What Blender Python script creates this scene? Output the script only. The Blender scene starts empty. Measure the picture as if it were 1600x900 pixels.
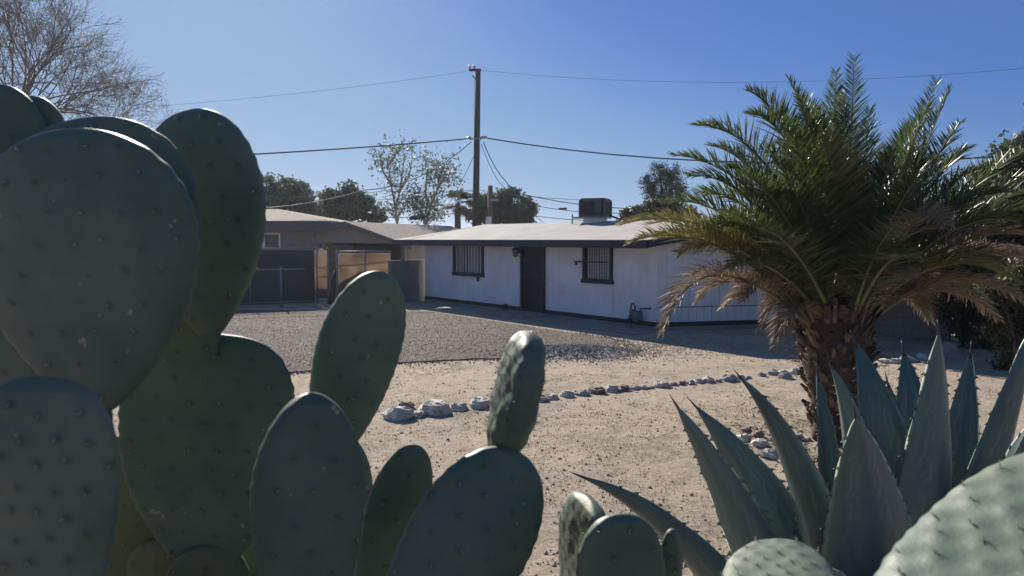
import bpy, math, random
import numpy as np
from mathutils import Vector as V, noise as mnoise
random.seed(7); rng = np.random.default_rng(7)
scn = bpy.context.scene; COL = scn.collection
# ------------------------------------------------------------ camera frame
F = 1200.0; CAMZ = 2.2; TILT = math.atan((450-374)/F)
FW = V((0, math.cos(TILT), -math.sin(TILT))); UP = V((0, math.sin(TILT), math.cos(TILT)))
def ray(px, py): return FW + V((1,0,0))*((px-800)/F) + UP*((450-py)/F)
def pt(px, py, Y):
    r = ray(px, py); return V((0,0,CAMZ)) + r*(Y/r.y)
def gp(px, py, z=0.0):
    r = ray(px, py); k = (z-CAMZ)/r.z; return V((0,0,CAMZ)) + r*k
def lerp(a, b, t): return a+(b-a)*t
# ------------------------------------------------------------ materials
M = {}
def mat(name, c, rough=.7, c2=None, scale=8., bump=0., bscale=40., trans=0., spec=.5, metal=0., attr=None, detail=5, stretch=None, tcol=None, coat=0, bdist=.01, scar=None):
    m = bpy.data.materials.new(name); m.use_nodes = True; nt = m.node_tree; N = nt.nodes; L = nt.links
    b = N['Principled BSDF']; out = N['Material Output']
    b.inputs['Roughness'].default_value = rough; b.inputs['Specular IOR Level'].default_value = spec
    b.inputs['Metallic'].default_value = metal
    if coat: b.inputs['Coat Weight'].default_value = coat
    b.inputs['Base Color'].default_value = (*c, 1)
    tc = N.new('ShaderNodeTexCoord'); vec = tc.outputs['Object']
    if stretch:
        mp = N.new('ShaderNodeMapping'); mp.inputs['Scale'].default_value = stretch; L.new(vec, mp.inputs[0]); vec = mp.outputs[0]
    colout = None
    if c2:
        n = N.new('ShaderNodeTexNoise'); n.inputs['Scale'].default_value = scale; n.inputs['Detail'].default_value = detail
        L.new(vec, n.inputs['Vector'])
        r = N.new('ShaderNodeValToRGB'); r.color_ramp.elements[0].position = .35; r.color_ramp.elements[1].position = .68
        r.color_ramp.elements[0].color = (*c, 1); r.color_ramp.elements[1].color = (*c2, 1)
        L.new(n.outputs['Fac'], r.inputs[0]); colout = r.outputs[0]
    if attr:
        at = N.new('ShaderNodeAttribute'); at.attribute_name = attr[0]
        mx = N.new('ShaderNodeMix'); mx.data_type = 'RGBA'
        L.new(at.outputs['Fac'], mx.inputs['Factor'])
        if colout: L.new(colout, mx.inputs['A'])
        else: mx.inputs['A'].default_value = (*c, 1)
        mx.inputs['B'].default_value = (*attr[1], 1); colout = mx.outputs['Result']
    if scar:
        n = N.new('ShaderNodeTexNoise'); n.inputs['Scale'].default_value = scar[1]; n.inputs['Detail'].default_value = 6; n.inputs['Roughness'].default_value = .6; L.new(vec, n.inputs['Vector'])
        r = N.new('ShaderNodeValToRGB'); r.color_ramp.elements[0].position = scar[2]; r.color_ramp.elements[1].position = scar[2]+.02; L.new(n.outputs['Fac'], r.inputs[0])
        mx = N.new('ShaderNodeMix'); mx.data_type = 'RGBA'; L.new(r.outputs[0], mx.inputs['Factor']); L.new(colout, mx.inputs['A']); mx.inputs['B'].default_value = (*scar[0], 1); colout = mx.outputs['Result']
    if colout: L.new(colout, b.inputs['Base Color'])
    if bump:
        n = N.new('ShaderNodeTexNoise'); n.inputs['Scale'].default_value = bscale; n.inputs['Detail'].default_value = 4
        L.new(vec, n.inputs['Vector'])
        bp = N.new('ShaderNodeBump'); bp.inputs['Strength'].default_value = bump; bp.inputs['Distance'].default_value = bdist
        L.new(n.outputs['Fac'], bp.inputs['Height']); L.new(bp.outputs[0], b.inputs['Normal'])
    if trans:
        t = N.new('ShaderNodeBsdfTranslucent'); t.inputs[0].default_value = (*(tcol or c), 1)
        if colout and not tcol: L.new(colout, t.inputs[0])
        ms = N.new('ShaderNodeMixShader'); ms.inputs[0].default_value = trans
        L.new(b.outputs[0], ms.inputs[1]); L.new(t.outputs[0], ms.inputs[2]); L.new(ms.outputs[0], out.inputs[0])
    M[name] = m; return m
mat('cactus', (.076,.118,.090), .52, (.150,.180,.130), 5, .25, 160, attr=('areole', (.03,.05,.04)), spec=.28, bdist=.002, scar=((.30,.27,.18),34,.675))
mat('cactus_old', (.09,.12,.06), .6, (.14,.135,.075), 7, .4, 90, attr=('areole', (.05,.04,.03)), bdist=.004)
mat('cactus_trunk', (.20,.15,.10), .9, (.30,.26,.19), 20, .8, 60)
mat('glochid', (.55,.48,.34), .8)
mat('agave', (.050,.090,.093), .36, (.090,.138,.134), 7, .15, 60, attr=('pale', (.34,.40,.33)), spec=.5, stretch=(1,1,.3), bdist=.003, scar=((.16,.17,.13),22,.69))
mat('agave_spine', (.045,.025,.018), .4)
mat('frond', (.040,.072,.026), .36, (.080,.110,.036), 1.6, trans=.40, spec=.6, tcol=(.085,.115,.028))
mat('frond_yellow', (.17,.17,.045), .4, (.26,.22,.07), 2, trans=.32, spec=.5)
mat('frond_dry', (.22,.155,.10), .6, (.32,.245,.17), 2.5, trans=.25, spec=.3)
mat('rachis', (.12,.115,.04), .45, (.24,.19,.08), 4)
mat('boot', (.095,.065,.045), .9, (.21,.15,.105), 7, .7, 50)
mat('trunk_core', (.05,.033,.022), .95, (.10,.065,.04), 14, .8, 50)
mat('bark', (.10,.075,.055), .9, (.17,.13,.10), 10, .6, 30)
mat('bark_pale', (.30,.25,.20), .85, (.42,.37,.31), 4, .4, 20)
mat('leaf_dark', (.042,.062,.032), .5, (.075,.095,.045), .6, trans=.35)
mat('leaf_mid', (.085,.110,.060), .65, (.12,.14,.085), .6, trans=.45, spec=.3); mat('leaf_far', (.062,.085,.045), .65, (.095,.12,.065), .6, trans=.42, spec=.3)
mat('leaf_grey', (.085,.105,.062), .5, (.13,.15,.09), .8, trans=.35)
mat('leaf_olive', (.055,.062,.020), .5, (.12,.115,.038), 1.0, trans=.3)
mat('needle', (.035,.055,.032), .6, (.06,.08,.045), .7, trans=.15)
mat('twig_leaf', (.16,.18,.12), .6, (.22,.22,.15), 2, trans=.4)
mat('twig', (.20,.175,.16), .9, (.28,.25,.23), 6)
mat('siding', (.84,.84,.84), .7, (.70,.69,.67), 1.7, .25, 14, bdist=.004)
mat('trim', (.005,.008,.020), .5, (.010,.015,.030), 3)
mat('roof_white', (.37,.35,.325), .9, (.29,.27,.245), 1.2, .5, 30, detail=9)
mat('concrete', (.30,.28,.255), .9, (.22,.205,.19), 2, .5, 60)
mat('block', (.19,.185,.185), .92, (.145,.14,.14), 3, .5, 80)
mat('mortar', (.16,.155,.15), .95)
mat('blind', (.62,.63,.62), .7)
mat('glass', (.03,.04,.055), .08, spec=.6)
mat('galv', (.32,.33,.34), .45, (.24,.25,.26), 8, metal=.6)
mat('galv_dark', (.10,.105,.115), .6, metal=.3)
mat('cooler', (.075,.09,.08), .55, (.05,.06,.056), 4)
mat('cooler_dark', (.03,.033,.035), .6)
mat('stucco', (.27,.225,.20), .95, (.31,.26,.235), 3, .6, 60)
mat('stucco_beige', (.46,.38,.29), .95, (.40,.33,.25), 3, .5, 60)
mat('fascia_grey', (.13,.115,.115), .8)
mat('shingle', (.34,.27,.22), .95, (.22,.175,.15), 5, .9, 24, detail=8, bdist=.03)
mat('white_paint', (.75,.75,.74), .6)
mat('screen_tan', (.42,.34,.27), .9, (.22,.17,.13), 1.3, .4, 20, trans=.72)
mat('screen_dark', (.030,.033,.045), .9, (.055,.055,.065), 1.2, trans=.12)
mat('pole_wood', (.032,.025,.024), .9, (.06,.047,.042), 6, .6, 12, stretch=(1,1,.1))
mat('pole_wood_light', (.16,.105,.075), .9, (.20,.14,.10), 6, .6, 12, stretch=(1,1,.1))
mat('cable', (.018,.018,.02), .5)
mat('cable_thin', (.14,.15,.17), .45, metal=.3)
mat('porcelain', (.35,.33,.31), .3)
mat('rock_white', (.68,.64,.58), .9, (.38,.31,.25), 13, .7, 25, detail=8, bdist=.02)
mat('rock_brown', (.30,.22,.17), .9, (.19,.145,.115), 7, .7, 25, detail=8, bdist=.02)
mat('rock_grey', (.27,.255,.24), .9, (.40,.38,.35), 7, .7, 25, detail=8, bdist=.02)
mat('pebble', (.30,.235,.18), .9, (.42,.34,.27), 3)
mat('gravel_stone', (.115,.09,.077), .9, (.175,.138,.118), 9)
mat('gravel_grey', (.17,.165,.165), .9, (.31,.30,.29), 5)
mat('grass_dry', (.30,.26,.15), .8, (.20,.21,.10), .7, trans=.3)
mat('weed', (.13,.17,.05), .7, (.20,.22,.08), 2, trans=.3)
mat('debris', (.17,.12,.08), .9, (.29,.22,.15), 8)
mat('meter_grey', (.13,.15,.15), .5)
mat('lamp_glass', (.30,.29,.27), .2)

def ground_mat(name, cols, bump, bs, dist):
    m = bpy.data.materials.new(name); m.use_nodes = True; nt = m.node_tree; N = nt.nodes; L = nt.links
    b = N['Principled BSDF']; b.inputs['Roughness'].default_value = .95; b.inputs['Specular IOR Level'].default_value = .2
    tc = N.new('ShaderNodeTexCoord')
    def noise(s, d=6, r=.6):
        n = N.new('ShaderNodeTexNoise'); n.inputs['Scale'].default_value = s; n.inputs['Detail'].default_value = d; n.inputs['Roughness'].default_value = r
        L.new(tc.outputs['Object'], n.inputs['Vector']); return n.outputs['Fac']
    def ramp(f, a, bb, pa, pb):
        r = N.new('ShaderNodeValToRGB'); r.color_ramp.elements[0].position = pa; r.color_ramp.elements[1].position = pb
        r.color_ramp.elements[0].color = (*a, 1); r.color_ramp.elements[1].color = (*bb, 1); L.new(f, r.inputs[0]); return r.outputs[0]
    def mix(f, a, bb):
        x = N.new('ShaderNodeMix'); x.data_type = 'RGBA'; L.new(f, x.inputs['Factor']); L.new(a, x.inputs['A'])
        if isinstance(bb, tuple): x.inputs['B'].default_value = (*bb, 1)
        else: L.new(bb, x.inputs['B'])
        return x.outputs['Result']
    base = ramp(noise(.55), cols[0], cols[1], .38, .62)
    fine = ramp(noise(7, 10, .8), cols[2], cols[0], .40, .54)
    base = mix(ramp(noise(2.3), (.15,)*3, (.95,)*3, .35, .65), base, fine)
    gm = ramp(noise(.7, 12, .82), (0,)*3, (.9,)*3, .50, .60)
    base = mix(gm, base, cols[3])
    sp = ramp(noise(45, 6, .75), (.85,)*3, (0,)*3, .355, .46)
    base = mix(sp, base, cols[4])
    L.new(base, b.inputs['Base Color'])
    n1 = noise(bs, 10, .75); vf = noise(bs*.33, 12, .85)
    ad = N.new('ShaderNodeMath'); ad.operation = 'ADD'; L.new(n1, ad.inputs[0]); L.new(vf, ad.inputs[1])
    bp = N.new('ShaderNodeBump'); bp.inputs['Strength'].default_value = bump; bp.inputs['Distance'].default_value = dist
    L.new(ad.outputs[0], bp.inputs['Height']); L.new(bp.outputs[0], b.inputs['Normal'])
    M[name] = m
ground_mat('dirt', [(.50,.405,.315),(.57,.46,.36),(.26,.205,.155),(.29,.255,.19),(.14,.105,.08)], .8, 16, .045)
ground_mat('gravel', [(.135,.105,.09),(.165,.128,.11),(.11,.09,.08),(.16,.14,.11),(.07,.06,.055)], .7, 60, .015)
# ------------------------------------------------------------ mesh builder
class MB:
    def __init__(s): s.v = []; s.f = []; s.m = []; s.sm = []
    def add(s, vs, fs, mi=0, smooth=False):
        o = len(s.v); s.v.extend([tuple(x) for x in vs])
        for f in fs: s.f.append(tuple(i+o for i in f)); s.m.append(mi); s.sm.append(smooth)
    def box(s, c, size, ax=None, mi=0):
        x, y, z = ax or (V((1,0,0)), V((0,1,0)), V((0,0,1)))
        c = V(c); hx, hy, hz = x*size[0]/2, y*size[1]/2, z*size[2]/2
        vs = [c+hx*a+hy*b+hz*d for a in (-1,1) for b in (-1,1) for d in (-1,1)]
        s.add(vs, [(0,1,3,2),(4,6,7,5),(0,4,5,1),(2,3,7,6),(0,2,6,4),(1,5,7,3)], mi)
    def tube(s, P, R, n=6, mi=0, smooth=True, cap=True):
        P = [V(p) for p in P]; vs = []; k = len(P)
        if not hasattr(R, '__len__'): R = [R]*k
        a = None
        for i in range(k):
            t = (P[min(i+1,k-1)]-P[max(i-1,0)])
            if t.length < 1e-9: t = V((0,0,1))
            t.normalize()
            if a is None: a = t.orthogonal().normalized()
            a = (a - t*a.dot(t)); a = a.normalized() if a.length > 1e-6 else t.orthogonal().normalized()
            b = t.cross(a)
            for j in range(n):
                w = 2*math.pi*j/n; vs.append(P[i]+(a*math.cos(w)+b*math.sin(w))*R[i])
        fs = [(i*n+j, i*n+(j+1)%n, (i+1)*n+(j+1)%n, (i+1)*n+j) for i in range(k-1) for j in range(n)]
        if cap and n > 2: fs += [tuple(range(n-1,-1,-1)), tuple((k-1)*n+j for j in range(n))]
        s.add(vs, fs, mi, smooth)
    def poly(s, vs, mi=0): s.add(vs, [tuple(range(len(vs)))], mi)
    def prism(s, pts, d, mi=0):           # extruded polygon
        n = len(pts); pts = [V(p) for p in pts]; q = [p+d for p in pts]
        s.add(pts+q, [tuple(range(n-1,-1,-1)), tuple(range(n,2*n))]+[(i,(i+1)%n,n+(i+1)%n,n+i) for i in range(n)], mi)
    def build(s, name, mats, parent=None, attrs=None):
        me = bpy.data.meshes.new(name); me.from_pydata(s.v, [], s.f)
        if not isinstance(mats, (list, tuple)): mats = [mats]
        for m in mats: me.materials.append(M[m])
        me.polygons.foreach_set('material_index', s.m); me.polygons.foreach_set('use_smooth', s.sm)
        if attrs:
            for k, arr in attrs.items():
                a = me.attributes.new(k, 'FLOAT', 'POINT'); a.data.foreach_set('value', np.asarray(arr, dtype=np.float32))
        me.update(); o = bpy.data.objects.new(name, me); COL.objects.link(o)
        if parent is not None:
            o.parent = parent
            if parent.get('_loc') is not None or True:
                o.matrix_parent_inverse = wm(parent).inverted()
        return o
from mathutils import Matrix
def wm(o):
    m = Matrix.Translation(o.location)
    if o.parent: m = wm(o.parent) @ o.matrix_parent_inverse @ m
    return m
def thing(name, loc, label, cat, group=None, kind=None):
    o = bpy.data.objects.new(name, None); o.empty_display_size = .2; o.location = loc; COL.objects.link(o); return tag(o, label, cat, group, kind)
def tag(o, label=None, cat=None, group=None, kind=None):
    if label: o['label'] = label
    if cat: o['category'] = cat
    if group: o['group'] = group
    if kind: o['kind'] = kind
    return o
def bez(P, n):
    out = []
    for i in range(n+1):
        t = i/n; Q = [V(p) for p in P]
        while len(Q) > 1: Q = [Q[j].lerp(Q[j+1], t) for j in range(len(Q)-1)]
        out.append(Q[0])
    return out
# ------------------------------------------------------------ ground
def sheet(name, poly_fn, mt, label, cat): pass
g = MB()
def gz(x, y): k = min(1,max(.12,(12-y)/2)); return k*(.035*mnoise.noise(V((x*.35, y*.35, 0)))+.020*mnoise.noise(V((x*1.7, y*1.7, 3))))+.010*mnoise.noise(V((x*4.3, y*4.3, 7)))*max(.35,k)+.004*mnoise.noise(V((x*11, y*11, 2)))
xs = np.concatenate([[-1500,-600,-150,-60], np.arange(-30,-6,.5), np.arange(-6,12,.10), np.arange(12,30.1,.5), [60,150,600,1500]]); ys = np.concatenate([[-600,-60,-15], np.arange(-5,4,.5), np.arange(4,17.5,.10), np.arange(17.5,45.1,.5), [60,150,600,1500]])
vs = []; 
for y in ys:
    for x in xs:
        k = 1 if (abs(x) < 30 and -5 < y < 17) else 0
        vs.append((x, y, gz(x, y)*k if y < 17 else 0))
nx = len(xs); fs = [(j*nx+i, j*nx+i+1, (j+1)*nx+i+1, (j+1)*nx+i) for j in range(len(ys)-1) for i in range(nx-1)]
g.add(vs, fs, 0, True); tag(g.build('ground', 'dirt'), kind='structure')
# gravel yard: irregular sheet with a slight crown
edge = [(150,612),(205,604),(330,590),(450,583),(560,573),(640,567),(740,562),(850,560),(960,556),(985,548),(960,530),(900,520)]
near = [gp(*e) for e in edge]
near2 = []
for a, b in zip(near[:-1], near[1:]):
    k = max(2, int((b-a).length/.15))
    for i in range(k):
        p = a.lerp(b, i/k); q = .10*mnoise.noise(p*2.5)+.05*mnoise.noise(p*9); near2.append(p+V((q*.5, q, 0)))
far = [gp(660,484), gp(360,484), gp(120,484), gp(-60,500), gp(-60,600)]
ring = near2+far
gr = MB(); n = len(ring); cc = sum(ring, V())/n
vs = [(p.x,p.y,-.03) for p in ring]+[(cc.x+(p.x-cc.x)*.965, cc.y+(p.y-cc.y)*.965, .020) for p in ring]
fs = [(i,(i+1)%n,n+(i+1)%n,n+i) for i in range(n)]+[tuple(range(n,2*n))]
gr.add(vs, fs); tag(gr.build('gravel_yard', 'gravel'), kind='structure')
def inpoly(x, y, R):
    c = False; j = len(R)-1
    for i in range(len(R)):
        if (R[i][1] > y) != (R[j][1] > y) and x < (R[j][0]-R[i][0])*(y-R[i][1])/(R[j][1]-R[i][1])+R[i][0]: c = not c
        j = i
    return c
OCT = [V((1,0,0)),V((0,1,0)),V((-1,0,0)),V((0,-1,0)),V((0,0,1)),V((0,0,-1))]
OF = [(0,1,4),(1,2,4),(2,3,4),(3,0,4),(1,0,5),(2,1,5),(3,2,5),(0,3,5)]
def stone(mb, x, y, z, r, mi=0):
    a = random.random()*6.28; ca, sa = math.cos(a), math.sin(a); vs = []
    sx, sy, sz = r*random.uniform(.7,1.4), r*random.uniform(.6,1), r*random.uniform(.4,.9)
    for o in OCT:
        k = random.uniform(.75,1.25); X, Y_, Z = o.x*sx*k, o.y*sy*k, o.z*sz*k
        X += random.uniform(-.3,.3)*r; Y_ += random.uniform(-.3,.3)*r
        vs.append((x+X*ca-Y_*sa, y+X*sa+Y_*ca, z+Z))
    mb.add(vs, OF, mi)
sm = MB(); R2 = [(p.x, p.y) for p in ring]; cnt = 0
while cnt < 42000:
    Yd = random.uniform(12.2, 24)*random.uniform(.93,1); px = random.uniform(120, 1000); x = (px-800)/F*Yd
    if inpoly(x, Yd, R2): stone(sm, x, Yd, .022, random.uniform(.005,.0125)); cnt += 1
for p in near2:
    for _ in range(22): stone(sm, p.x+random.gauss(0,.15), p.y-abs(random.gauss(0,.22))+.08, .008, random.uniform(.008,.02))
tag(sm.build('gravel_stones', 'gravel_stone'), 'loose brown gravel spread over the yard before the house', 'gravel', kind='stuff')
hp = MB(); hc = gp(890, 552)
for i in range(4200):
    a = random.random()*6.28; r = abs(random.gauss(0,.62)); x = hc.x+math.cos(a)*r*1.35; y = hc.y+math.sin(a)*r*.95
    h = .12*max(0,1-r*r)+.02
    stone(hp, x, y, h*random.uniform(.8,1.0), random.uniform(.010,.024))
hp2 = MB(); rr = 20; vs = [(hc.x, hc.y, .125)]
for k in range(1, 6):
    for j in range(rr):
        a = 6.283*j/rr; r = k/5; vs.append((hc.x+math.cos(a)*r*1.15, hc.y+math.sin(a)*r*.75, .12*(1-r*r)+.005))
fs = [(0,1+j,1+(j+1)%rr) for j in range(rr)]+[(1+k*rr+j,1+(k+1)*rr+j,1+(k+1)*rr+(j+1)%rr,1+k*rr+(j+1)%rr) for k in range(4) for j in range(rr)]
hp.add(vs, fs, 0, True)
tag(hp.build('gravel_heap', 'gravel_grey'), 'low heap of grey gravel at the edge of the yard', 'gravel', kind='stuff')
# pebbles, clods and dry grass
pb = MB()
for i in range(20000):
    Yd = 4 + 13*random.random()**1.3; x = random.uniform(-.7,.75)*Yd
    if inpoly(x, Yd, R2): continue
    c = mnoise.noise(V((x*.8, Yd*.8, 5)))
    if c < -.1 and random.random() < .6: continue
    stone(pb, x, Yd, gz(x,Yd)+.003, random.choice((.004,.005,.006,.007,.009,.012,.018)))
for i in range(5000):   # loose gravel thrown past the end of the bed
    a = random.gauss(0,1.1); b = random.gauss(0,.8); x, y = 2.1+a*1.1, 15.6+b
    if y < 12.9 or inpoly(x, y, R2): continue
    stone(pb, x, y, gz(x,y)+.004, random.uniform(.007,.016))
tag(pb.build('pebbles', 'pebble'), 'small scattered pebbles and clods on the bare dirt', 'pebbles', kind='stuff')
def blades(mb, x, y, z, n, h, sp, mi=0):
    for k in range(n):
        a = random.random()*6.28; r = random.random()*sp; bx, by = x+math.cos(a)*r, y+math.sin(a)*r
        b = random.random()*6.28; l = h*random.uniform(.5,1.2); w = .003+h*.03; lean = random.uniform(.2,1.1)
        dx, dy = math.cos(b), math.sin(b)
        mb.add([(bx-dy*w,by+dx*w,z),(bx+dy*w,by-dx*w,z),(bx+dx*l*lean,by+dy*l*lean,z+l)], [(0,1,2)], mi)
dg = MB()
for i in range(14000):
    Yd = 5 + 12*random.random(); x = random.uniform(-.4,.75)*Yd
    if inpoly(x, Yd, R2): continue
    if mnoise.noise(V((x*.5, Yd*.5, 9)))+.5*mnoise.noise(V((x*2, Yd*2, 1))) < .06: continue
    blades(dg, x, Yd, gz(x,Yd), 5, .018, .07)
tag(dg.build('dry_grass', 'grass_dry'), 'thin dry grass growing in patches on the dirt', 'grass', kind='stuff')
lit = MB()
for i in range(900):
    a = random.random()*6.28; r = .35+abs(random.gauss(0,.5)); x = (1318-800)/F*8.2+math.cos(a)*r*1.3; y = 8.3+math.sin(a)*r; b = random.random()*6.28; l = random.uniform(.03,.16); w_ = random.uniform(.003,.008)
    z_ = gz(x,y)+.006; dx, dy = math.cos(b), math.sin(b); lit.add([(x-dy*w_,y+dx*w_,z_),(x+dy*w_,y-dx*w_,z_),(x+dx*l,y+dy*l,z_+random.uniform(0,.03)),(x+dx*l*.5-dy*w_,y+dy*l*.5+dx*w_,z_+.012)],[(0,1,2,3)])
tag(lit.build('leaf_litter','debris'), 'dry brown palm litter scattered round the foot of the palm', 'leaf litter', kind='stuff')
wd = MB()
for px, py in [(1000,635),(1020,640),(1072,645),(935,640),(875,680),(1165,600),(640,520),(610,500),(880,533),(1010,553),(700,525),(1240,700),(1245,708),(1238,705)]:
    p = gp(px, py)
    for k in range(5): blades(wd, p.x+random.uniform(-.25,.25), p.y+random.uniform(-.25,.25), gz(p.x,p.y)+(.05 if inpoly(p.x,p.y,R2) else 0), 9, .035, .07)
tag(wd.build('weeds', 'weed'), 'small green weeds sprouting in the dirt and gravel', 'weeds', kind='stuff')
# ------------------------------------------------------------ rocks
def rock(px, py, w, col, label, hf=.50, group='edging stones', name='rock', zoff=0):
    p = gp(px, py); W = w/F*p.y*(1.06 if px < 800 else 1.04)
    me_v = []; fs = []; n1, n2 = 7, 10; sd = random.random()*90
    for i in range(n1+1):
        th = math.pi*i/n1
        for j in range(n2):
            ph = 2*math.pi*j/n2+.3*i; d = V((math.sin(th)*math.cos(ph), math.sin(th)*math.sin(ph), math.cos(th)))
            k = 1+.42*mnoise.noise(d*1.3+V((sd,0,0)))+.25*mnoise.noise(d*3.1+V((sd,5,0)))
            me_v.append(V((d.x*W/2*k, d.y*W*.46*k, d.z*W*hf*.62*k*1.0)))
    mb = MB(); 
    for i in range(n1):
        for j in range(n2): fs.append((i*n2+j, (i+1)*n2+j, (i+1)*n2+(j+1)%n2, i*n2+(j+1)%n2))
    a = random.uniform(-.6,.6); R = Matrix.Rotation(a, 3, 'Z')
    mb.add([R@v for v in me_v], fs)
    o = mb.build(name, col); o.location = (p.x, p.y+W*.3, gz(p.x,p.y)+W*hf*.16+zoff)
    return tag(o, label, 'rock', group)
g1 = 'pale stones edging the drive'
row = [(622,655,46,'rock_white','large white stone at the left end of the edging row beside the tall cactus pad'),
 (634,639,26,'rock_brown','small flat brown stone lying behind the leftmost white edging stone'),
 (652,652,22,'rock_white','small white stone second from left in the front edging row'),
 (678,648,52,'rock_white','widest white stone with a dark broken crest near the left of the row'),
 (717,641,28,'rock_white','low white stone between the widest stone and the smooth rounded one'),
 (751,638,38,'rock_white','smooth rounded bright white stone just left of the small lit cactus pad'),
 (782,634,22,'rock_white','white stone hidden mostly behind the small lit cactus pad'),
 (846,628,22,'rock_grey','dull grey stone just right of the small lit cactus pad'),
 (864,624,19,'rock_white','small white stone second to the right of the lit cactus pad'),
 (887,621,24,'rock_white','peaked white stone third to the right of the lit cactus pad'),
 (911,619,23,'rock_grey','dark grey flat topped stone left of the squarish brown stone'),
 (934,616,25,'rock_brown','squarish brown stone in the middle of the edging row'),
 (956,613,25,'rock_white','white domed stone just right of the squarish brown stone'),
 (975,612,20,'rock_brown','tan stone leaning against the white domed stone'),
 (991,610,17,'rock_white','small white stone right after the tan leaning stone'),
 (1005,609,17,'rock_white','small white stone two before the tallest white stone'),
 (1018,608,11,'rock_grey','tiny grey stone just left of the tallest white stone'),
 (1034,606,25,'rock_white','tallest white pointed stone in the right half of the row'),
 (1052,603,14,'rock_grey','small grey white stone just right of the tallest white stone'),
 (1065,602,13,'rock_brown','small upright tan stone, second after the tallest white stone'),
 (1079,601,17,'rock_white','white stone, third after the tallest white stone'),
 (1092,599,17,'rock_white','white stone touching the left side of the wide pale stone'),
 (1107,598,21,'rock_white','wide pale stone above the leftmost pair of agave tips'),
 (1123,597,12,'rock_grey','tiny grey stone right of the wide pale stone'),
 (1140,596,25,'rock_grey','grey stone beside the tip of the slanting agave leaf'),
 (1157,593,18,'rock_white','white stone right behind the tip of the slanting agave leaf'),
 (1170,592,11,'rock_grey','last small stone of the row, right of the agave leaf tip'),
 (1191,588,15,'rock_grey','lone flat grey stone in the gap left of the palm'),
 (1209,586,20,'rock_grey','dark domed stone to the right of the lone flat grey stone'),
 (1226,584,15,'rock_white','pale stone at the back of the small pile left of the palm trunk'),
 (1229,592,22,'rock_grey','grey stone at the front of the small pile left of the palm trunk'),
 (1244,585,20,'rock_white','pale stone touching the left side of the palm trunk')]
for r in row: rock(*r, group=g1)
g2 = 'stones ringing the palm'
ringr = [(1168,676,18,'rock_brown','brown stone at the far left of the palm ring'),
 (1163,690,26,'rock_white','white stone at the left edge of the palm ring'),
 (1185,684,22,'rock_brown','reddish brown stone high in the left of the palm ring'),
 (1189,700,28,'rock_white','broad white stone between two agave leaves left of the palm'),
 (1206,716,30,'rock_white','large white crumbling stone beside the slanting agave leaf'),
 (1212,690,20,'rock_grey','grey stone behind the slanting agave leaf at the palm ring'),
 (1243,685,28,'rock_white','bright white jagged stone right of the slanting agave leaf'),
 (1262,687,14,'rock_white','small white stone by the foot of the palm trunk'),
 (1226,700,20,'rock_brown','tan stone just below the bright jagged stone'),
 (1248,738,28,'rock_grey','purplish grey stone at the lower edge of the palm ring'),
 (1278,748,30,'rock_white','pale flat stone lowest in the palm ring, by the dark agave leaf'),
 (1228,726,20,'rock_brown','brown stone at the lower left of the palm ring')]
for r in ringr: rock(*r, group=g2, hf=.5)
g3 = 'pale stones lying in the shade behind the palm'
for r in [(1384,567,20,'rock_white','pale stone in the shade right of the palm trunk'),(1402,568,24,'rock_white','long pale stone in shade behind the left dark agave tip'),
          (1424,566,26,'rock_grey','grey stone in the shade between two agave tips'),(1446,561,24,'rock_white','pale stone in shade left of the tallest agave leaf')]: rock(*r, group=g3, hf=.4)
rock(1487,552,26,'rock_grey','round grey boulder in deep shade beside the dark shrubs', group=None, hf=.85, name='boulder')
# ------------------------------------------------------------ house
A = gp(665,471); B = gp(1026,516.5); C = gp(1335,507.5); D = A+(C-B)
AB = (B-A).normalized(); BC = (C-B).normalized(); Z = V((0,0,1))
NA = V((-(-AB.y), -AB.x, 0)); NA = V((AB.y, -AB.x, 0));  NA = NA if NA.dot(-A) > 0 else -NA
NB = V((BC.y, -BC.x, 0)); NB = NB if NB.dot(-B) > 0 else -NB
LAB = (B-A).length; LBC = (C-B).length
def s_of(px, P=A, d=AB):
    k = (px-800)/F*1.0  # X = k*depth ; tilt negligible
    # X/Y*... solve (P.x+s d.x) = k*depth(P.y+s d.y)
    ct = math.cos(TILT); 
    dep = lambda y: y*ct + CAMZ*math.sin(TILT)*.5
    s = 0
    for _ in range(30):
        y = P.y+s*d.y; s = (k*dep(y)-P.x)/d.x
    return s
def z_at(py, s, P=A, d=AB):
    q = P+d*s; r = ray(800, py); return CAMZ + r.z/r.y*q.y
house = thing('house', (A+B+C+D)/4, 'low white ranch house with dark trim, barred windows and pale low roof', 'house')
HT = 2.12; RZ = .52
core = MB()
ins = .03
def quadwall(P, Q, N, h, mb, gap, pitch, th=.018, top=None):
    L = (Q-P).length; d = (Q-P)/L; n = int(round(L/pitch)); w = L/n
    for i in range(n):
        c = P+d*(w*(i+.5)); tz = h if top is None else top(w*(i+.5)/L)
        mb.box(c+Z*((tz+.2)/2)+N*th/2, (w-gap, th, tz-.2), (d, N, Z))
c4 = [A, B, C, D]
core.prism([p+V((0,0,0)) for p in c4], Z*HT)
gx = lambda t: HT+RZ*(1-abs(2*t-1))
for P, Q in ((B, C), (A, D)):
    mid = (P+Q)/2; o = (A-B).normalized()*.1 if P == B else (B-A).normalized()*.1
    core.prism([P+Z*HT+o*.0, Q+Z*HT+o*.0, mid+Z*(HT+RZ-.02)+o*.0], o)
core.build('wall', 'siding', house)
sd = MB()
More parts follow.
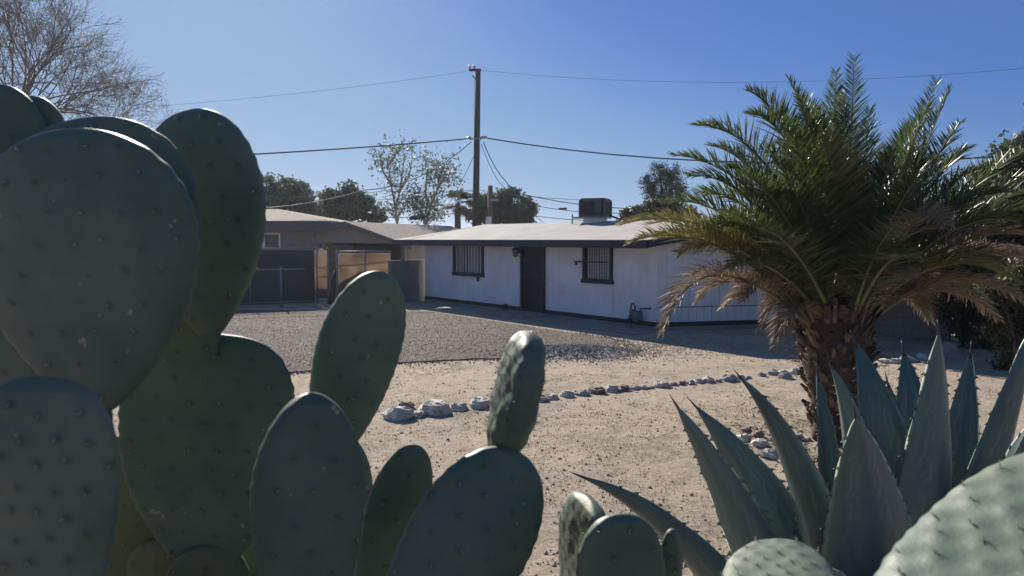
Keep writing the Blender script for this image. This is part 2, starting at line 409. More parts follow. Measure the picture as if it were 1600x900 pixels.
# front openings
win = [(710,757,383,431.5),(912.5,958.5,383,443)]
ops = [(s_of(a), s_of(b), z_at(y1, (s_of(a)+s_of(b))/2)) for a, b, y0, y1 in win]
dr = (s_of(816.5), s_of(853)); 
n = int(LAB/.4064); w = LAB/n
segs = [(0, ops[0][0]), (ops[0][1], dr[0]), (dr[1], ops[1][0]), (ops[1][1], LAB)]
def fboards(s0, s1, z0, z1):
    i = math.floor(s0/.305)
    while i*.305 < s1:
        a = max(s0, i*.305); b = min(s1, (i+1)*.305)
        if b-a > .02: sd.box(A+AB*((a+b)/2)+Z*((z0+z1)/2)+NA*.009, (b-a-.004, .018, z1-z0), (AB, NA, Z))
        i += 1
for a, b in segs[:2]: fboards(a, b, .2, HT)
fboards(ops[0][0], ops[0][1], .2, ops[0][2]); sd.build('siding','siding',house); sd = MB()
for a, b in segs[2:]: fboards(a, b, .2, HT)
fboards(ops[1][0], ops[1][1], .2, ops[1][2])
sd.build('siding','siding',house); sd = MB(); quadwall(B+BC*.02, C, NB, HT, sd, .010, .2, top=None); sd.build('siding','siding',house)
tgw = MB()

tr = MB()
tr.box(A+AB*(dr[0]/2)+Z*.145+NA*.02, (dr[0], .04, .11), (AB, NA, Z)); tr.box(A+AB*((dr[1]+LAB)/2)+Z*.145+NA*.02, (LAB-dr[1], .04, .11), (AB, NA, Z))
tr.box((B+C)/2+Z*.145+NB*.02, (LBC+.04, .04, .11), (BC, NB, Z)); tr.build('base_trim', 'trim', house)
z480 = .56
rl = MB(); rl.box((B+C)/2+Z*z480+NB*.024, (LBC, .012, .018), (BC, NB, Z)); rl.build('siding_joint', 'galv_dark', house)
ct = MB(); ct.box(A+AB*(LAB/2)+Z*.02+NA*.004, (LAB, .06, .14), (AB, NA, Z)); ct.box((B+C)/2+Z*.02+NB*.005, (LBC, .06, .14), (BC, NB, Z)); ct.build('foundation', 'concrete', house)
# roof
o1, o2 = 1.0, .6
sk = AB.cross(BC).length
def off(P, a, b): return P + AB*a + BC*b     # skewed frame offsets
k2 = o2/abs(BC.dot(NA))
E = [off(A,-o1,-k2), off(B,.5,-k2), off(C,.5,k2), off(D,-o1,k2)]
zE = CAMZ-.01; Rl = (E[0]+E[3])/2; Rr = (E[1]+E[2])/2; zR = zE+RZ+.04
rf = MB(); th = V((0,0,-.05))
top = [E[0]+Z*zE, E[1]+Z*zE, Rr+Z*zR, Rl+Z*zR]; bk = [Rl+Z*zR, Rr+Z*zR, E[2]+Z*zE, E[3]+Z*zE]
N1, N2 = 24, 5
for quad in (top, bk):
    vv = []
    for j in range(N2+1):
        for i in range(N1+1):
            p = quad[0].lerp(quad[1], i/N1).lerp(quad[3].lerp(quad[2], i/N1), j/N2)
            e = (0 if j in (0,) else 1)
            vv.append(p+Z*(.018*mnoise.noise(p*1.1)*e))
    rf.add(vv, [(j*(N1+1)+i, j*(N1+1)+i+1, (j+1)*(N1+1)+i+1, (j+1)*(N1+1)+i) for j in range(N2) for i in range(N1)], 0, True)
for q in ((E[0]+Z*zE,E[1]+Z*zE),(E[1]+Z*zE,Rr+Z*zR),(Rr+Z*zR,E[2]+Z*zE),(E[2]+Z*zE,E[3]+Z*zE),(E[3]+Z*zE,Rl+Z*zR),(Rl+Z*zR,E[0]+Z*zE)):
    rf.add([q[0],q[1],q[1]+th,q[0]+th],[(0,1,2,3)])
rf.build('roof', 'roof_white', house)
sf = MB(); 
for qd in (top, bk): sf.add([p+V((0,0,-.055)) for p in qd], [(3,2,1,0)])
sf.build('soffit', 'trim', house)
fa = MB()
def beam(P, Q, h, t, mb, drop=.0):
    mb.add([P+Z*(-drop), Q+Z*(-drop), Q+Z*(-drop-h), P+Z*(-drop-h)]+[x+t for x in (P+Z*(-drop), Q+Z*(-drop), Q+Z*(-drop-h), P+Z*(-drop-h))],
           [(0,1,2,3),(7,6,5,4),(0,4,5,1),(3,2,6,7),(0,3,7,4),(1,5,6,2)])
beam(top[0], top[1], .19, NA*.04, fa, .012); beam(top[1], top[2], .17, AB*.04, fa, .012); beam(bk[1], bk[2], .17, AB*.04, fa, .012)
beam(bk[3], bk[2], .19, -NA*.04, fa, .012); beam(top[0], top[3], .17, -AB*.04, fa, .012); beam(bk[3], bk[0], .17, -AB*.04, fa, .012)
fa.build('fascia', 'trim', house)
# windows
for wi, (a, b, zb) in enumerate(ops):
    zt = HT-.01; c = A+AB*((a+b)/2); wd_ = b-a; h = zt-zb; zc = (zt+zb)/2
    fr = MB()
    for ss in (-1, 1): fr.box(c+AB*ss*(wd_/2-.045)+Z*zc+NA*.035, (.09, .07, h), (AB,NA,Z))
    fr.box(c+Z*(zb+.045)+NA*.036, (wd_+.08, .08, .09), (AB,NA,Z)); fr.box(c+Z*(zt-.04)+NA*.036, (wd_-.01, .068, .08), (AB,NA,Z))
    if wi == 0: fr.box(c+AB*(wd_*.33)+Z*(zb-.07)+NA*.05, (.07,.05,.14), (AB,NA,Z))
    w = fr.build('window', 'trim', house)
    pn = MB(); pn.box(c+Z*zc+NA*.006, (wd_-.17,.008,h-.16), (AB,NA,Z)); pn.build('pane', 'glass', w)
    bl = MB(); nb = 9
    W_ = wd_-.2
    if wi == 0:
        for i in range(nb): bl.box(c+AB*(-W_/2+W_*(i+.5)/nb)+Z*zc+NA*.016, (W_/nb*.62,.006,h-.2), (AB,NA,Z))
    else:
        for i in range(24): bl.box(c+AB*(W_*.02)+Z*(zb+.12+(h-.22)*(i+.5)/24)+NA*.016, (W_*.9,.006,(h-.22)/24*.7), (AB,NA,Z))
    bl.build('blind', 'blind', w)
    br = MB(); nb = 10
    for i in range(nb): br.tube([c+AB*(-W_/2+W_*(i+.5)/nb)+Z*(zb+.06)+NA*.10, c+AB*(-W_/2+W_*(i+.5)/nb)+Z*(zt-.03)+NA*.10], .010, 5)
    for zz in (zb+.1, zt-.08): br.box(c+Z*zz+NA*.10, (wd_-.05,.03,.03), (AB,NA,Z))
    if wi == 1:
        br.box(c+Z*(zb+h*.53)+NA*.12, (W_,.02,.02), (AB,NA,Z))
    br.build('security_bars', 'trim', w)
    if wi == 1:
        lk = MB(); p0 = c-AB*(wd_/2+.28)+Z*(zb+h*.53)+NA*.12; lk.tube([p0, p0+AB*.32], .016, 6); lk.box(p0+AB*.10-Z*.05, (.05,.04,.09), (AB,NA,Z)); lk.build('latch_rod', 'trim', w)
# door
c = A+AB*((dr[0]+dr[1])/2); wd_ = dr[1]-dr[0]; zt = HT-.01; zb = .1
d = MB(); d.box(c+Z*((zt+zb)/2)+NA*.012, (wd_-.1,.024,zt-zb), (AB,NA,Z)); door = d.build('door', 'trim', house)
f = MB()
for ss in (-1,1): f.box(c+AB*ss*(wd_/2-.045)+Z*((zt+zb)/2)+NA*.05, (.09,.10,zt-zb), (AB,NA,Z))
f.box(c+Z*(zt-.04)+NA*.05,(wd_-.18,.098,.08),(AB,NA,Z)); f.build('door_frame', 'trim', door)
s = MB()
for i in range(11): s.tube([c+AB*((wd_-.28)*(i/10-.5))+Z*(zb+.06)+NA*.07, c+AB*((wd_-.28)*(i/10-.5))+Z*(zt-.1)+NA*.07], .008, 4)
for zz in (.18,.75,1.1,1.16,1.6,1.95): s.box(c+Z*zz+NA*.07, (wd_-.2,.025,.03), (AB,NA,Z))
s.build('security_grille', 'trim', door)
k = MB(); k.tube([c+AB*(wd_/2-.16)+Z*1.05+NA*.08, c+AB*(wd_/2-.16)+Z*1.05+NA*.14],[.02,.03],8); k.build('handle', 'galv_dark', door)
st = MB(); q = c+NA*.55; st.box(q+Z*.04, (wd_+.5, 1.0, .11), (AB,NA,Z)); st.build('doorstep', 'concrete', house)
# porch lantern
p = A+AB*s_of(812)+NA*.0+Z*z_at(391, s_of(812)); lt = MB(); lt.box(p+NA*.03, (.12,.03,.18),(AB,NA,Z)); lt.tube([p+NA*.03+Z*.07, p+NA*.1+Z*.12, p+NA*.16+Z*.09],.012,6)
lt.tube([p+NA*.16+Z*.10,p+NA*.16+Z*.02],[.02,.13],8); lt.tube([p+NA*.16-Z*.16,p+NA*.16-Z*.19],[.07,.05],8)
for i in range(6): 
    a = i*math.pi/3; e = (AB*math.cos(a)+NA*math.sin(a)); lt.tube([p+NA*.16+Z*.02+e*.10, p+NA*.16-Z*.16+e*.065],.008,4)
lamp = lt.build('porch_lantern', 'trim', house)
gl = MB(); gl.tube([p+NA*.16+Z*.02,p+NA*.16-Z*.16],[.085,.055],8); gl.build('lantern_glass','lamp_glass',lamp)
# hose bib
sp_ = s_of(795); p = A+AB*sp_+Z*z_at(481, sp_)+NA*.03; hb = MB(); hb.tube([p-NA*.02,p+NA*.14],.022,6); hb.tube([p+NA*.09+Z*.10,p+NA*.09],.012,6); hb.box(p+NA*.09+Z*.11,(.16,.05,.03),(AB,NA,Z)); hb.tube([p+NA*.13,p+NA*.17-Z*.09],.024,6)
hb.tube([p-Z*.02+NA*.02, V((p.x,p.y,0))+NA*.02],.016,6); hb.build('hose_tap','trim',house)
# gas meter
sg = s_of(1003); p = A+AB*sg+NA*.22; gm = MB()
zc = z_at(491, sg); gm.tube([V((p.x,p.y,0))-AB*.16, p-AB*.16+Z*(zc+.14), p-AB*.13+Z*(zc+.26), p-AB*.06+Z*(zc+.28), p-AB*.01+Z*(zc+.20), p-AB*.02+Z*(zc+.08)],.020,7)
gm.tube([p+AB*.14+Z*(zc+.08), p+AB*.17+Z*(zc+.16), p+AB*.30+Z*(zc+.17), p+AB*.32+Z*(zc+.17)-NA*.2],.018,7); gm.box(p-AB*.16+Z*.22,(.10,.10,.12),(AB,NA,Z)); gm.box(p-AB*.16+Z*(.32),(.04,.14,.03),(AB,NA,Z))
gmo = gm.build('gas_meter','trim',house)
gb = MB(); 
for rr_, zz in ((.20,0),): 
    gb.tube([p+AB*.06+Z*(zc-.05)-NA*.07, p+AB*.06+Z*(zc-.05)+NA*.08], .115, 14)
gb.box(p+AB*.06+Z*(zc+.0)+NA*.0,(.23,.13,.2),(AB,NA,Z)); gb.tube([p-AB*.08+Z*(zc+.06)-NA*.04,p-AB*.08+Z*(zc+.06)+NA*.06],.075,12); gb.build('meter_body','meter_grey',gmo)
# walk along the house
wk = MB(); wa = A+NA*.12; wb = B+NA*.12+AB*.3
wk.prism([wa+Z*-.05, wb+Z*-.05, wb+NA*1.0+Z*-.05, wa+NA*1.0+Z*-.05], Z*.075); tag(wk.build('walkway','concrete'), kind='structure')
# rooftop cooler
pc = None
for i in range(200):
    q = Rl.lerp(Rr, i/200) + (-BC)*.0
    if 800+q.x/q.y*F >= 929: pc = q; break
zc = zR-.02; cl = thing('evaporative_cooler', (pc.x,pc.y,zc), 'louvered grey rooftop cooler on a pale metal stand on the white roof', 'cooler')
sc = pc.y/F; W_ = 42*sc; hB = 8*sc; hT = 33*sc
X_ = V((.93,-.37,0)); Y_ = V((.37,.93,0)); base = V((pc.x,pc.y,zc))
m_ = MB(); m_.box(base+Z*(hB*.35-.05), (W_*.72,W_*.72,hB*.9+.1),(X_,Y_,Z)); m_.build('duct_curb','white_paint',cl)
m_ = MB(); m_.box(base+Z*(hB*.85)-X_*.1,(W_*1.22,W_*.9,.05),(X_,Y_,Z)); m_.build('stand','galv',cl)
m_ = MB(); m_.box(base+Z*(hB+(hT-hB)/2),(W_*.90,W_*.90,hT-hB-.06),(X_,Y_,Z)); m_.build('core','cooler_dark',cl)
m_ = MB()
for ax, ay in ((X_,Y_),(Y_,X_)):
    for sg_ in (-1,1):
        for i in range(15):
            m_.box(base+ax*(W_*.92*((i+.5)/15-.5))+ay*sg_*(W_*.46)+Z*(hB+(hT-hB)/2),(.014,.04,hT-hB-.1),(ax,ay,Z))
m_.build('louver','cooler',cl)
m_ = MB(); m_.box(base+Z*(hT),(W_*.98,W_*.98,.07),(X_,Y_,Z)); m_.box(base+Z*(hT+.05),(W_*.86,W_*.86,.04),(X_,Y_,Z)); m_.box(base+Z*(hB+.03),(W_*.97,W_*.97,.07),(X_,Y_,Z))
for a in (-1,1):
    for b in (-1,1): m_.box(base+X_*a*W_*.465+Y_*b*W_*.465+Z*(hB+(hT-hB)/2),(.06,.06,hT-hB),(X_,Y_,Z))
m_.box(base+X_*W_*.25-Y_*W_*.49+Z*(hB+.45*hT),(.2,.02,.34),(X_,Y_,Z)); m_.build('casing','cooler',cl)
m_ = MB(); m_.tube([base+X_*W_*.5+Z*.2, base+X_*(W_*.5+.2)+Z*.14, base+X_*(W_*.5+.5)+Z*.05],.03,6); m_.tube([base-X_*W_*.9+Z*.25, base-X_*W_*.9-Z*.2],.02,6); m_.build('supply_pipe','trunk_core',cl)
# ------------------------------------------------------------ neighbour house & carport
Yn = 32.; nh = thing('neighbor_house', gp(430,470).normalized()*0+V(((430-800)/F*Yn,Yn+3,0)), 'tan stucco house with brown shingle roof behind the chain link fence', 'house')
def P(px, py, Y): return pt(px, py, Y)
x0, x1 = P(250,400,Yn).x, P(508,400,Yn).x; ze = P(450,358,Yn).z
m_ = MB(); m_.box(((x0+x1)/2, Yn+3.5, ze/2), (x1-x0, 7, ze)); m_.build('wall','stucco',nh)
ez = P(450,345,Yn-.6).z; rz = P(430,326,Yn+3).z; ex0, ex1 = x0-.6, P(518,350,Yn-.6).x
ey0, ey1 = Yn-.6, Yn+7.6; rx0, rx1 = ex0+3, P(432,327,Yn+3.2).x; ry = Yn+3.5
m_ = MB(); e = [V((ex0,ey0,ez)),V((ex1,ey0,ez)),V((ex1,ey1,ez)),V((ex0,ey1,ez)),V((rx0,ry,rz)),V((rx1,ry,rz))]
m_.add(e, [(0,1,5,4),(1,2,5),(2,3,4,5),(3,0,4)]); m_.build('roof','shingle',nh)
m_ = MB(); fh = .38
m_.box(((ex0+ex1)/2,ey0+.03,ez-fh/2),(ex1-ex0,.06,fh)); m_.box((ex1-.03,(ey0+ey1)/2,ez-fh/2),(.06,ey1-ey0-.13,fh)); m_.box((ex0+.03,(ey0+ey1)/2,ez-fh/2),(.06,ey1-ey0-.13,fh)); m_.box(((ex0+ex1)/2,(ey0+ey1)/2,ez-fh+.02),(ex1-ex0-.15,ey1-ey0-.15,.04)); m_.build('fascia','fascia_grey',nh)
wx0, wx1 = P(411,370,Yn).x, P(437,370,Yn).x; wz0, wz1 = P(420,388,Yn).z, P(420,365,Yn).z
m_ = MB(); cx, cz = (wx0+wx1)/2, (wz0+wz1)/2
for ss in (-1,1): m_.box((cx+ss*(wx1-wx0)/2, Yn-.03, cz),(.07,.06,wz1-wz0)); m_.box((cx, Yn-.031, cz+ss*(wz1-wz0)/2),(wx1-wx0+.06,.062,.07))
m_.box((cx-.28,Yn-.03,cz),(.05,.05,wz1-wz0-.08)); w = m_.build('window','white_paint',nh); m_ = MB(); m_.box((cx,Yn-.01,cz),(wx1-wx0-.07,.02,wz1-wz0-.07)); m_.build('pane','glass',w)
m_ = MB(); a = P(392,352,Yn-.6); b = P(410,352,Yn-.6); m_.box(((a.x+b.x)/2-.6,Yn-1.0,a.z-.02),(1.9,1.2,.05)); m_.build('awning','white_paint',nh)
m_ = MB(); a = P(399,372,Yn); m_.box((a.x,Yn-.07,a.z),(.2,.14,.3)); m_.tube([(a.x,Yn-.15,a.z+.12),(a.x,Yn-.25,a.z-.1)],[.1,.03],8); m_.build('wall_lamp','white_paint',nh)
m_ = MB(); a=P(390,380,Yn); m_.box((a.x-.25,Yn-.04,a.z-.3),(.9,.06,1.9)); m_.build('door','fascia_grey',nh)
# carport
Yc = 31.2; cp = thing('carport', V((P(590,400,Yc).x, Yc+5, 0)), 'tan carport with low gable roof between the neighbour house and white house', 'carport')
gL, gA, gR = P(494,361,Yc), P(541,346,Yc), P(644,383.5,Yc); gR.y=gL.y=gA.y=Yc
dep = V((3.4, 11, 0))
ov = V((0,-.35,0))
m_ = MB(); tk = V((0,0,-.1))
def slab(a, b, c_, d_, mb, t=tk):
    mb.add([a,b,c_,d_,a+t,b+t,c_+t,d_+t],[(0,1,2,3),(7,6,5,4),(0,4,5,1),(1,5,6,2),(2,6,7,3),(3,7,4,0)])
slab(gL+ov, gA+ov, gA+dep, gL+dep, m_); slab(gA+ov, gR+ov, gR+dep, gA+dep, m_); m_.build('roof','shingle',cp)
m_ = MB(); slab(gL+ov+V((0,-.05,-.01)), gA+ov+V((0,-.05,-.01)), gA+ov+V((0,-.05,-.17)), gL+ov+V((0,-.05,-.17)), m_, V((0,.045,0))); slab(gA+ov+V((0,-.05,-.01)), gR+ov+V((0,-.05,-.01)), gR+ov+V((0,-.05,-.17)), gA+ov+V((0,-.05,-.17)), m_, V((0,.045,0)))
m_.build('rake_board','fascia_grey',cp)
zb = P(560,380,Yc).z; m_ = MB(); m_.prism([V((gL.x,Yc,zb)),V((gR.x,Yc,zb)),V((gR.x,Yc,gR.z-.12)),V((gA.x,Yc,gA.z-.12)),V((gL.x,Yc,gL.z-.12))], V((0,.15,0))); m_.build('gable','stucco',cp)
m_ = MB()
for xx in (gL.x+.1, gR.x-.4): m_.box((xx,Yc+.075,zb/2),(.14,.13,zb))
m_.build('post','fascia_grey',cp)
m_ = MB(); a = V((gR.x+2.2,Yc+6.5,0)); m_.prism([a+V((-7.6,0,0)),a+V((.6,0,0)),a+V((.6,0,2.25)),a+V((-7.6,0,2.25))],V((0,.2,0))); m_.build('back_wall','fascia_grey',cp)
sh = thing('shed', V((P(650,400,33).x,33,0)), 'beige wall of a small outbuilding seen above the grey block wall', 'shed')
m_ = MB(); a, b = P(627,400,31.6), P(690,400,31.6); zt = P(640,379,31.6).z; m_.box(((a.x+b.x)/2,33,zt/2),(b.x-a.x,2.4,zt)); m_.build('wall','stucco_beige',sh)
m_ = MB(); m_.box(((a.x+b.x)/2,33,zt+.04),(b.x-a.x+.3,2.8,.08)); m_.build('roof','shingle',sh)
# small dark roof unit peeking above main roof at (700,360)
# ------------------------------------------------------------ block wall (joins house)
def blockwall(P0, P1, h, label, name='block_wall', t=.15, mtl='block'):
    o = thing(name, (P0+P1)/2, label, 'wall'); d = (P1-P0); L = d.length; d /= L; nn = V((-d.y,d.x,0)); m_ = MB(); mo = MB()
    mo.box((P0+P1)/2+Z*h/2,(L-.01,t-.02,h-.01),(d,nn,Z)); nz = int(h/.2)
    for r in range(nz):
        s = -.2 if r%2 else 0
        while s < L:
            a_, b_ = max(0,s), min(L, s+.4)
            if b_-a_ > .05: m_.box(P0+d*((a_+b_)/2)+Z*(h/nz*(r+.5)),(b_-a_-.012,t,h/nz-.012),(d,nn,Z))
            s += .4
    m_.build('blocks',mtl,o); mo.build('mortar','mortar',o); c_ = MB(); c_.box((P0+P1)/2+Z*(h+.025),(L+.02,t+.03,.05),(d,nn,Z)); c_.build('cap',mtl,o); return o
bw0 = gp(609,474); bw1 = A+NA*.0+AB*.0+V((-.08,0.3,0)); 
blockwall(bw0, V((bw1.x,bw1.y,0)), z_at(407,0)-.03, 'grey block wall joining the left corner of the white house')
# right side wall behind the palm
b0 = V((7.9,18.3,0)); b1 = V((P(1486,500,16.6).x,16.6,0))
blockwall(b0, b1, 1.55, 'low painted block wall in shade behind the palm', mtl='stucco')
# ------------------------------------------------------------ chain link fence, screens
def chainlink(name, pts, h, label, posts, rails, cat='fence', screen=None, mesh=True):
    o = thing(name, pts[0], label, cat)
    for p in posts: 
        m_ = MB(); m_.tube([p, p+Z*(h+.04)],.03,8); m_.tube([p+Z*(h+.03),p+Z*(h+.07)],[.038,.015],8); m_.build('post','galv',o)
    for z_ in rails:
        m_ = MB(); m_.tube([p+Z*z_ for p in pts],.021,6); m_.build('rail','galv',o)
    if mesh:
        m_ = MB()
        for P0, P1 in zip(pts[:-1], pts[1:]):
            d = P1-P0; L = d.length; d /= L; st_ = .14; H = max(rails)
            n_ = int((L+H)/st_)
            for i in range(n_):
                s = i*st_-H
                for sg_ in (1,-1):
                    a0 = max(0,s); z0 = a0-s; b0_ = min(L,s+H); z1 = b0_-s
                    if b0_-a0 < .02: continue
                    p_, q_ = P0+d*a0+Z*(z0 if sg_>0 else H-z0), P0+d*b0_+Z*(z1 if sg_>0 else H-z1)
                    m_.tube([p_,q_],.002,3,cap=False)
        m_.build('wire_mesh','galv_dark',o)
    if screen:
        for (P0,P1,z0,z1,mt_) in screen:
            m_ = MB(); n_ = 14; vs=[]; 
            for i in range(n_+1):
                p_ = P0.lerp(P1,i/n_)
                for k_ in range(4): vs.append(V((p_.x,p_.y+.05+.02*mnoise.noise(V((i*.9,k_,2.))),lerp(z0,z1,k_/3)+(.03*mnoise.noise(V((i*.7,5,1.))) if k_==3 else 0))))
            nn_ = [v+V((0,.012,0)) for v in vs]; q=(n_+1)*4
            m_.add(vs+nn_,[(i*4+k_,(i+1)*4+k_,(i+1)*4+k_+1,i*4+k_+1) for i in range(n_) for k_ in range(3)]+[(q+i*4+k_,q+i*4+k_+1,q+(i+1)*4+k_+1,q+(i+1)*4+k_) for i in range(n_) for k_ in range(3)],0,True)
            m_.build('privacy_screen',mt_,o)
    return o
f0, f1, f2 = gp(230,482), gp(496,473), gp(513,472)
chainlink('chain_link_fence',[f0,f1],P(440,388,25).z,'tall chain link fence with dark privacy screen left of the gate',[gp(270,481),gp(392,477),f1],[P(440,388,26).z,.06],
  screen=[(f0+V((0,.1,0)),gp(490,473)+V((0,.1,0)),-.02,1.83,'screen_dark')])
e0, e1 = gp(230,487), gp(478,480); chainlink('chain_link_fence',[e0,e1],P(440,421,24.5).z,'lower chain link fence with a bare rail standing before the dark screened fence',[gp(250,487),gp(440,481)],[P(440,421,24.6).z],mesh=True)
zg = P(560,397,26).z
chainlink('chain_link_gate',[gp(496,473.5)+V((.05,0,0)),gp(513,473)],1.85,'narrow chain link gate panel with its two posts',[gp(513,473)],[1.85,.9,.1],cat='gate',screen=[(gp(491,472),gp(512,472),.12,1.8,'screen_tan')])
h0, h1 = gp(527,473), gp(612,470); chainlink('chain_link_fence',[h0,h1],1.78,'chain link fence backed with sunlit tan screen beside the block wall',[h0,gp(571,471.5)],[1.78],
  screen=[(gp(529,471),gp(610,469),.08,1.70,'screen_tan')])
m_ = MB(); a = gp(519,475); m_.tube([a, a+V((.05,.05,.75)), a+V((.1,.1,1.15))],[.10,.09,.03],7); m_.tube([a+V((-.12,0,0)), a+V((.02,.05,.7))],[.05,.04],6); tag(m_.build('rolled_tarp','cooler_dark'),'dark rolled up tarp leaning against the gate post','tarp')
# ------------------------------------------------------------ trees
def leafquad(mb, p, s, mi=0, asp=.5):
    a = V((random.gauss(0,1),random.gauss(0,1),random.gauss(0,1))).normalized(); b = a.orthogonal().normalized()
    r = random.random()*6.28; c_ = a.cross(b); u = b*math.cos(r)+c_*math.sin(r); w = a.cross(u)
    s *= random.uniform(.6,1.3)
    mb.add([p-u*s*.5, p+w*s*asp*.5, p+u*s*.5, p-w*s*asp*.5],[(0,1,2,3)],mi)
def branch(mb, a, b, r0, r1, sag=0, n=5, k=5):
    d = (b-a); L = d.length; P_ = []
    for i in range(n+1):
        t = i/n; q = a+d*t; w = math.sin(math.pi*t)*L*.09
        q += V((mnoise.noise(q*.9+V((9,0,0))),mnoise.noise(q*.9+V((0,9,0))),mnoise.noise(q*.9)*.5+sag))*w; P_.append(q)
    mb.tube(P_, [lerp(r0,r1,i/n) for i in range(n+1)], k); return P_
def tree(name, Y, base_px, blobs, leafmat, barkmat, label, nleaf=5000, ls=.22, tr=.18, depth=.8, asp=.55, hollow=.55, group=None, fork=None):
    bp = V(((base_px-800)/F*Y, Y, 0)); o = thing(name, bp, label, 'tree', group)
    B_ = [(P(x,y,Y), r/F*Y) for x,y,r in blobs]; m_ = MB(); L_ = MB()
    fz = min(b.z-r for b,r in B_) ; fork_z = fork if fork else max(.8, fz*.75)
    fk = V((bp.x, Y, fork_z)); branch(m_, bp, fk, tr, tr*.75, n=5, k=8)
    tot = sum(r**2 for _,r in B_)
    for c_, r in B_:
        c_ = c_+V((0,random.uniform(-1,1)*r*.6,0)); pts_ = branch(m_, fk, c_, tr*.5, .03, .2, 6)
        tips = []
        for k in range(9):
            e_ = c_+V((random.gauss(0,1),random.gauss(0,1)*depth,random.gauss(0,1))).normalized()*r*random.uniform(.5,.95); branch(m_, random.choice(pts_[3:]), e_, .035, .010, .1, 4, 4); tips.append(e_)
        # clumps
        cl_ = [c_+V((random.gauss(0,1),random.gauss(0,1)*depth,random.gauss(0,1))).normalized()*r*random.uniform(hollow,1.0) for _ in range(int(26))]+tips
        nl = int(nleaf*r*r/tot)
        for k in range(nl):
            q = random.choice(cl_); s_ = r*.20
            leafquad(L_, q+V((random.gauss(0,s_),random.gauss(0,s_),random.gauss(0,s_*.8))), ls, 0, asp)
    m_.build('trunk', barkmat, o); L_.build('crown', leafmat, o); return o
tree('leafy_tree',46,430,[(412,300,26),(440,296,22),(462,308,24),(480,322,20),(425,322,26),(450,330,25),(478,338,16),(396,318,24),(360,310,36)],'leaf_mid','bark','broad pale green tree behind the tan house, left of the darker tree',9000,.26)
tree('leafy_tree',48,540,[(520,318,22),(545,306,20),(562,318,22),(538,330,24),(515,338,20),(577,333,16),(590,338,13),(502,325,14)],'leaf_far','bark','dense dark tree rising behind the carport roof',9000,.25)
def airy(Y, base, pts_, label, leafm, n=1500, ls=.2):
    bp = V(((base-800)/F*Y,Y,0)); o = thing('eucalyptus_tree', bp, label, 'tree'); m_ = MB(); L_ = MB()
    trunkp = [bp, P(pts_[0][0],pts_[0][1],Y)]; branch(m_, bp, trunkp[1], .2,.11,n=5,k=6)
    for chain in pts_[1:]:
        q = [P(x,y,Y)+V((0,random.uniform(-.5,.5),0)) for x,y in chain]; m_.tube(q,[lerp(.09,.02,i/(len(q)-1)) for i in range(len(q))],5)
        for i in range(len(q)-1):
            for k in range(6):
                a_ = q[i].lerp(q[i+1],random.random()); b_ = a_+V((random.uniform(-.8,.8),random.uniform(-.8,.8),random.uniform(0,.9))); branch(m_,a_,b_,.02,.006,0,3,4)
                f_ = .35+.65*(i+1)/len(q)
                for j in range(int(n/len(pts_)/len(q)/6*f_*1.6)):
                    leafquad(L_, b_+V((random.gauss(0,.22),random.gauss(0,.22),random.gauss(0,.25))), ls, 0, .4)
    m_.build('trunk','bark_pale',o); L_.build('crown',leafm,o)
airy(46,624,[(622,352),[(622,352),(618,320),(611,290),(606,262),(602,240)],[(620,330),(626,300),(630,270),(632,240)],[(611,290),(600,268),(595,248)],[(626,300),(640,275),(645,248)],[(606,262),(618,245),(622,236)],[(622,345),(612,335),(606,330)],[(620,340),(632,325),(636,312)]],'slender pale eucalyptus with an open top, the taller of the two','leaf_grey',1900,.22)
airy(44,663,[(664,357),[(664,357),(672,325),(682,295),(690,270),(697,252)],[(664,350),(658,330),(650,318),(645,325)],[(672,325),(664,300),(668,275),(670,255)],[(682,295),(694,280),(704,290)],[(664,350),(676,338),(684,330)],[(664,345),(655,335),(646,340)]],'leaning leafy eucalyptus just left of the small fan palm','leaf_grey',2900,.22)
tree('leafy_tree',52,786,[(752,322,20),(775,314,20),(800,316,20),(820,326,17),(790,330,24),(760,338,20),(822,342,14),(741,335,12),(806,343,18)],'leaf_far','bark','round dark green tree behind the roof beside the power pole',9000,.27)
# pine
tree('pine_tree',40,1040,[(1030,268,18),(1050,272,15),(1015,285,15),(1045,292,20),(1065,300,14),(1020,303,15),(1040,310,16)],'needle','bark','bushy pine tree above the roof, left of the big palm',8000,.16,asp=.2,hollow=.2)
tree('dark_bush_tree',36,1010,[(985,343,16),(1005,334,18),(1030,330,20),(1050,335,20),(1070,340,20),(972,348,10)],'leaf_olive','bark','low brownish green tree beneath the pine, above the roof line',7000,.18)
# fan palm (far)
def fanpalm(Y, px, pyb, pyc, R, label, n=26):
    bp = V(((px-800)/F*Y,Y,0)); o = thing('fan_palm', bp, label, 'palm'); c_ = P(px,pyc,Y); m_ = MB(); m_.tube([bp,bp.lerp(c_,.5),c_],[.24,.2,.17],8); m_.build('trunk','bark',o)
    for k in range(n):
        a = random.random()*6.28; el = random.uniform(-.9,1.3); d = V((math.cos(a)*math.cos(el),math.sin(a)*math.cos(el),math.sin(el))); tip = c_+d*R*random.uniform(.5,.62); q=MB(); q.tube([c_,tip],.012,3)
        side = d.cross(Z).normalized(); upv = side.cross(d)
        for j in range(13):
            an = (j-6)*.26; dd = (d*math.cos(an)+side*math.sin(an)).normalized(); L = R*.5; e_ = tip+dd*L-Z*L*.3; w = dd.cross(upv)*.03; q.add([tip-w,tip+w,tip+dd*L*.6+w,e_,tip+dd*L*.6-w],[(0,1,2,3,4)])
        q.build('fan_leaf','leaf_mid' if el>-.2 else 'debris',o)
fanpalm(45,715,352,318,1.0,'small fan palm standing just left of the power pole')
fanpalm(42,652,360,352,.8,'low fan palm top showing above the carport roof',16)
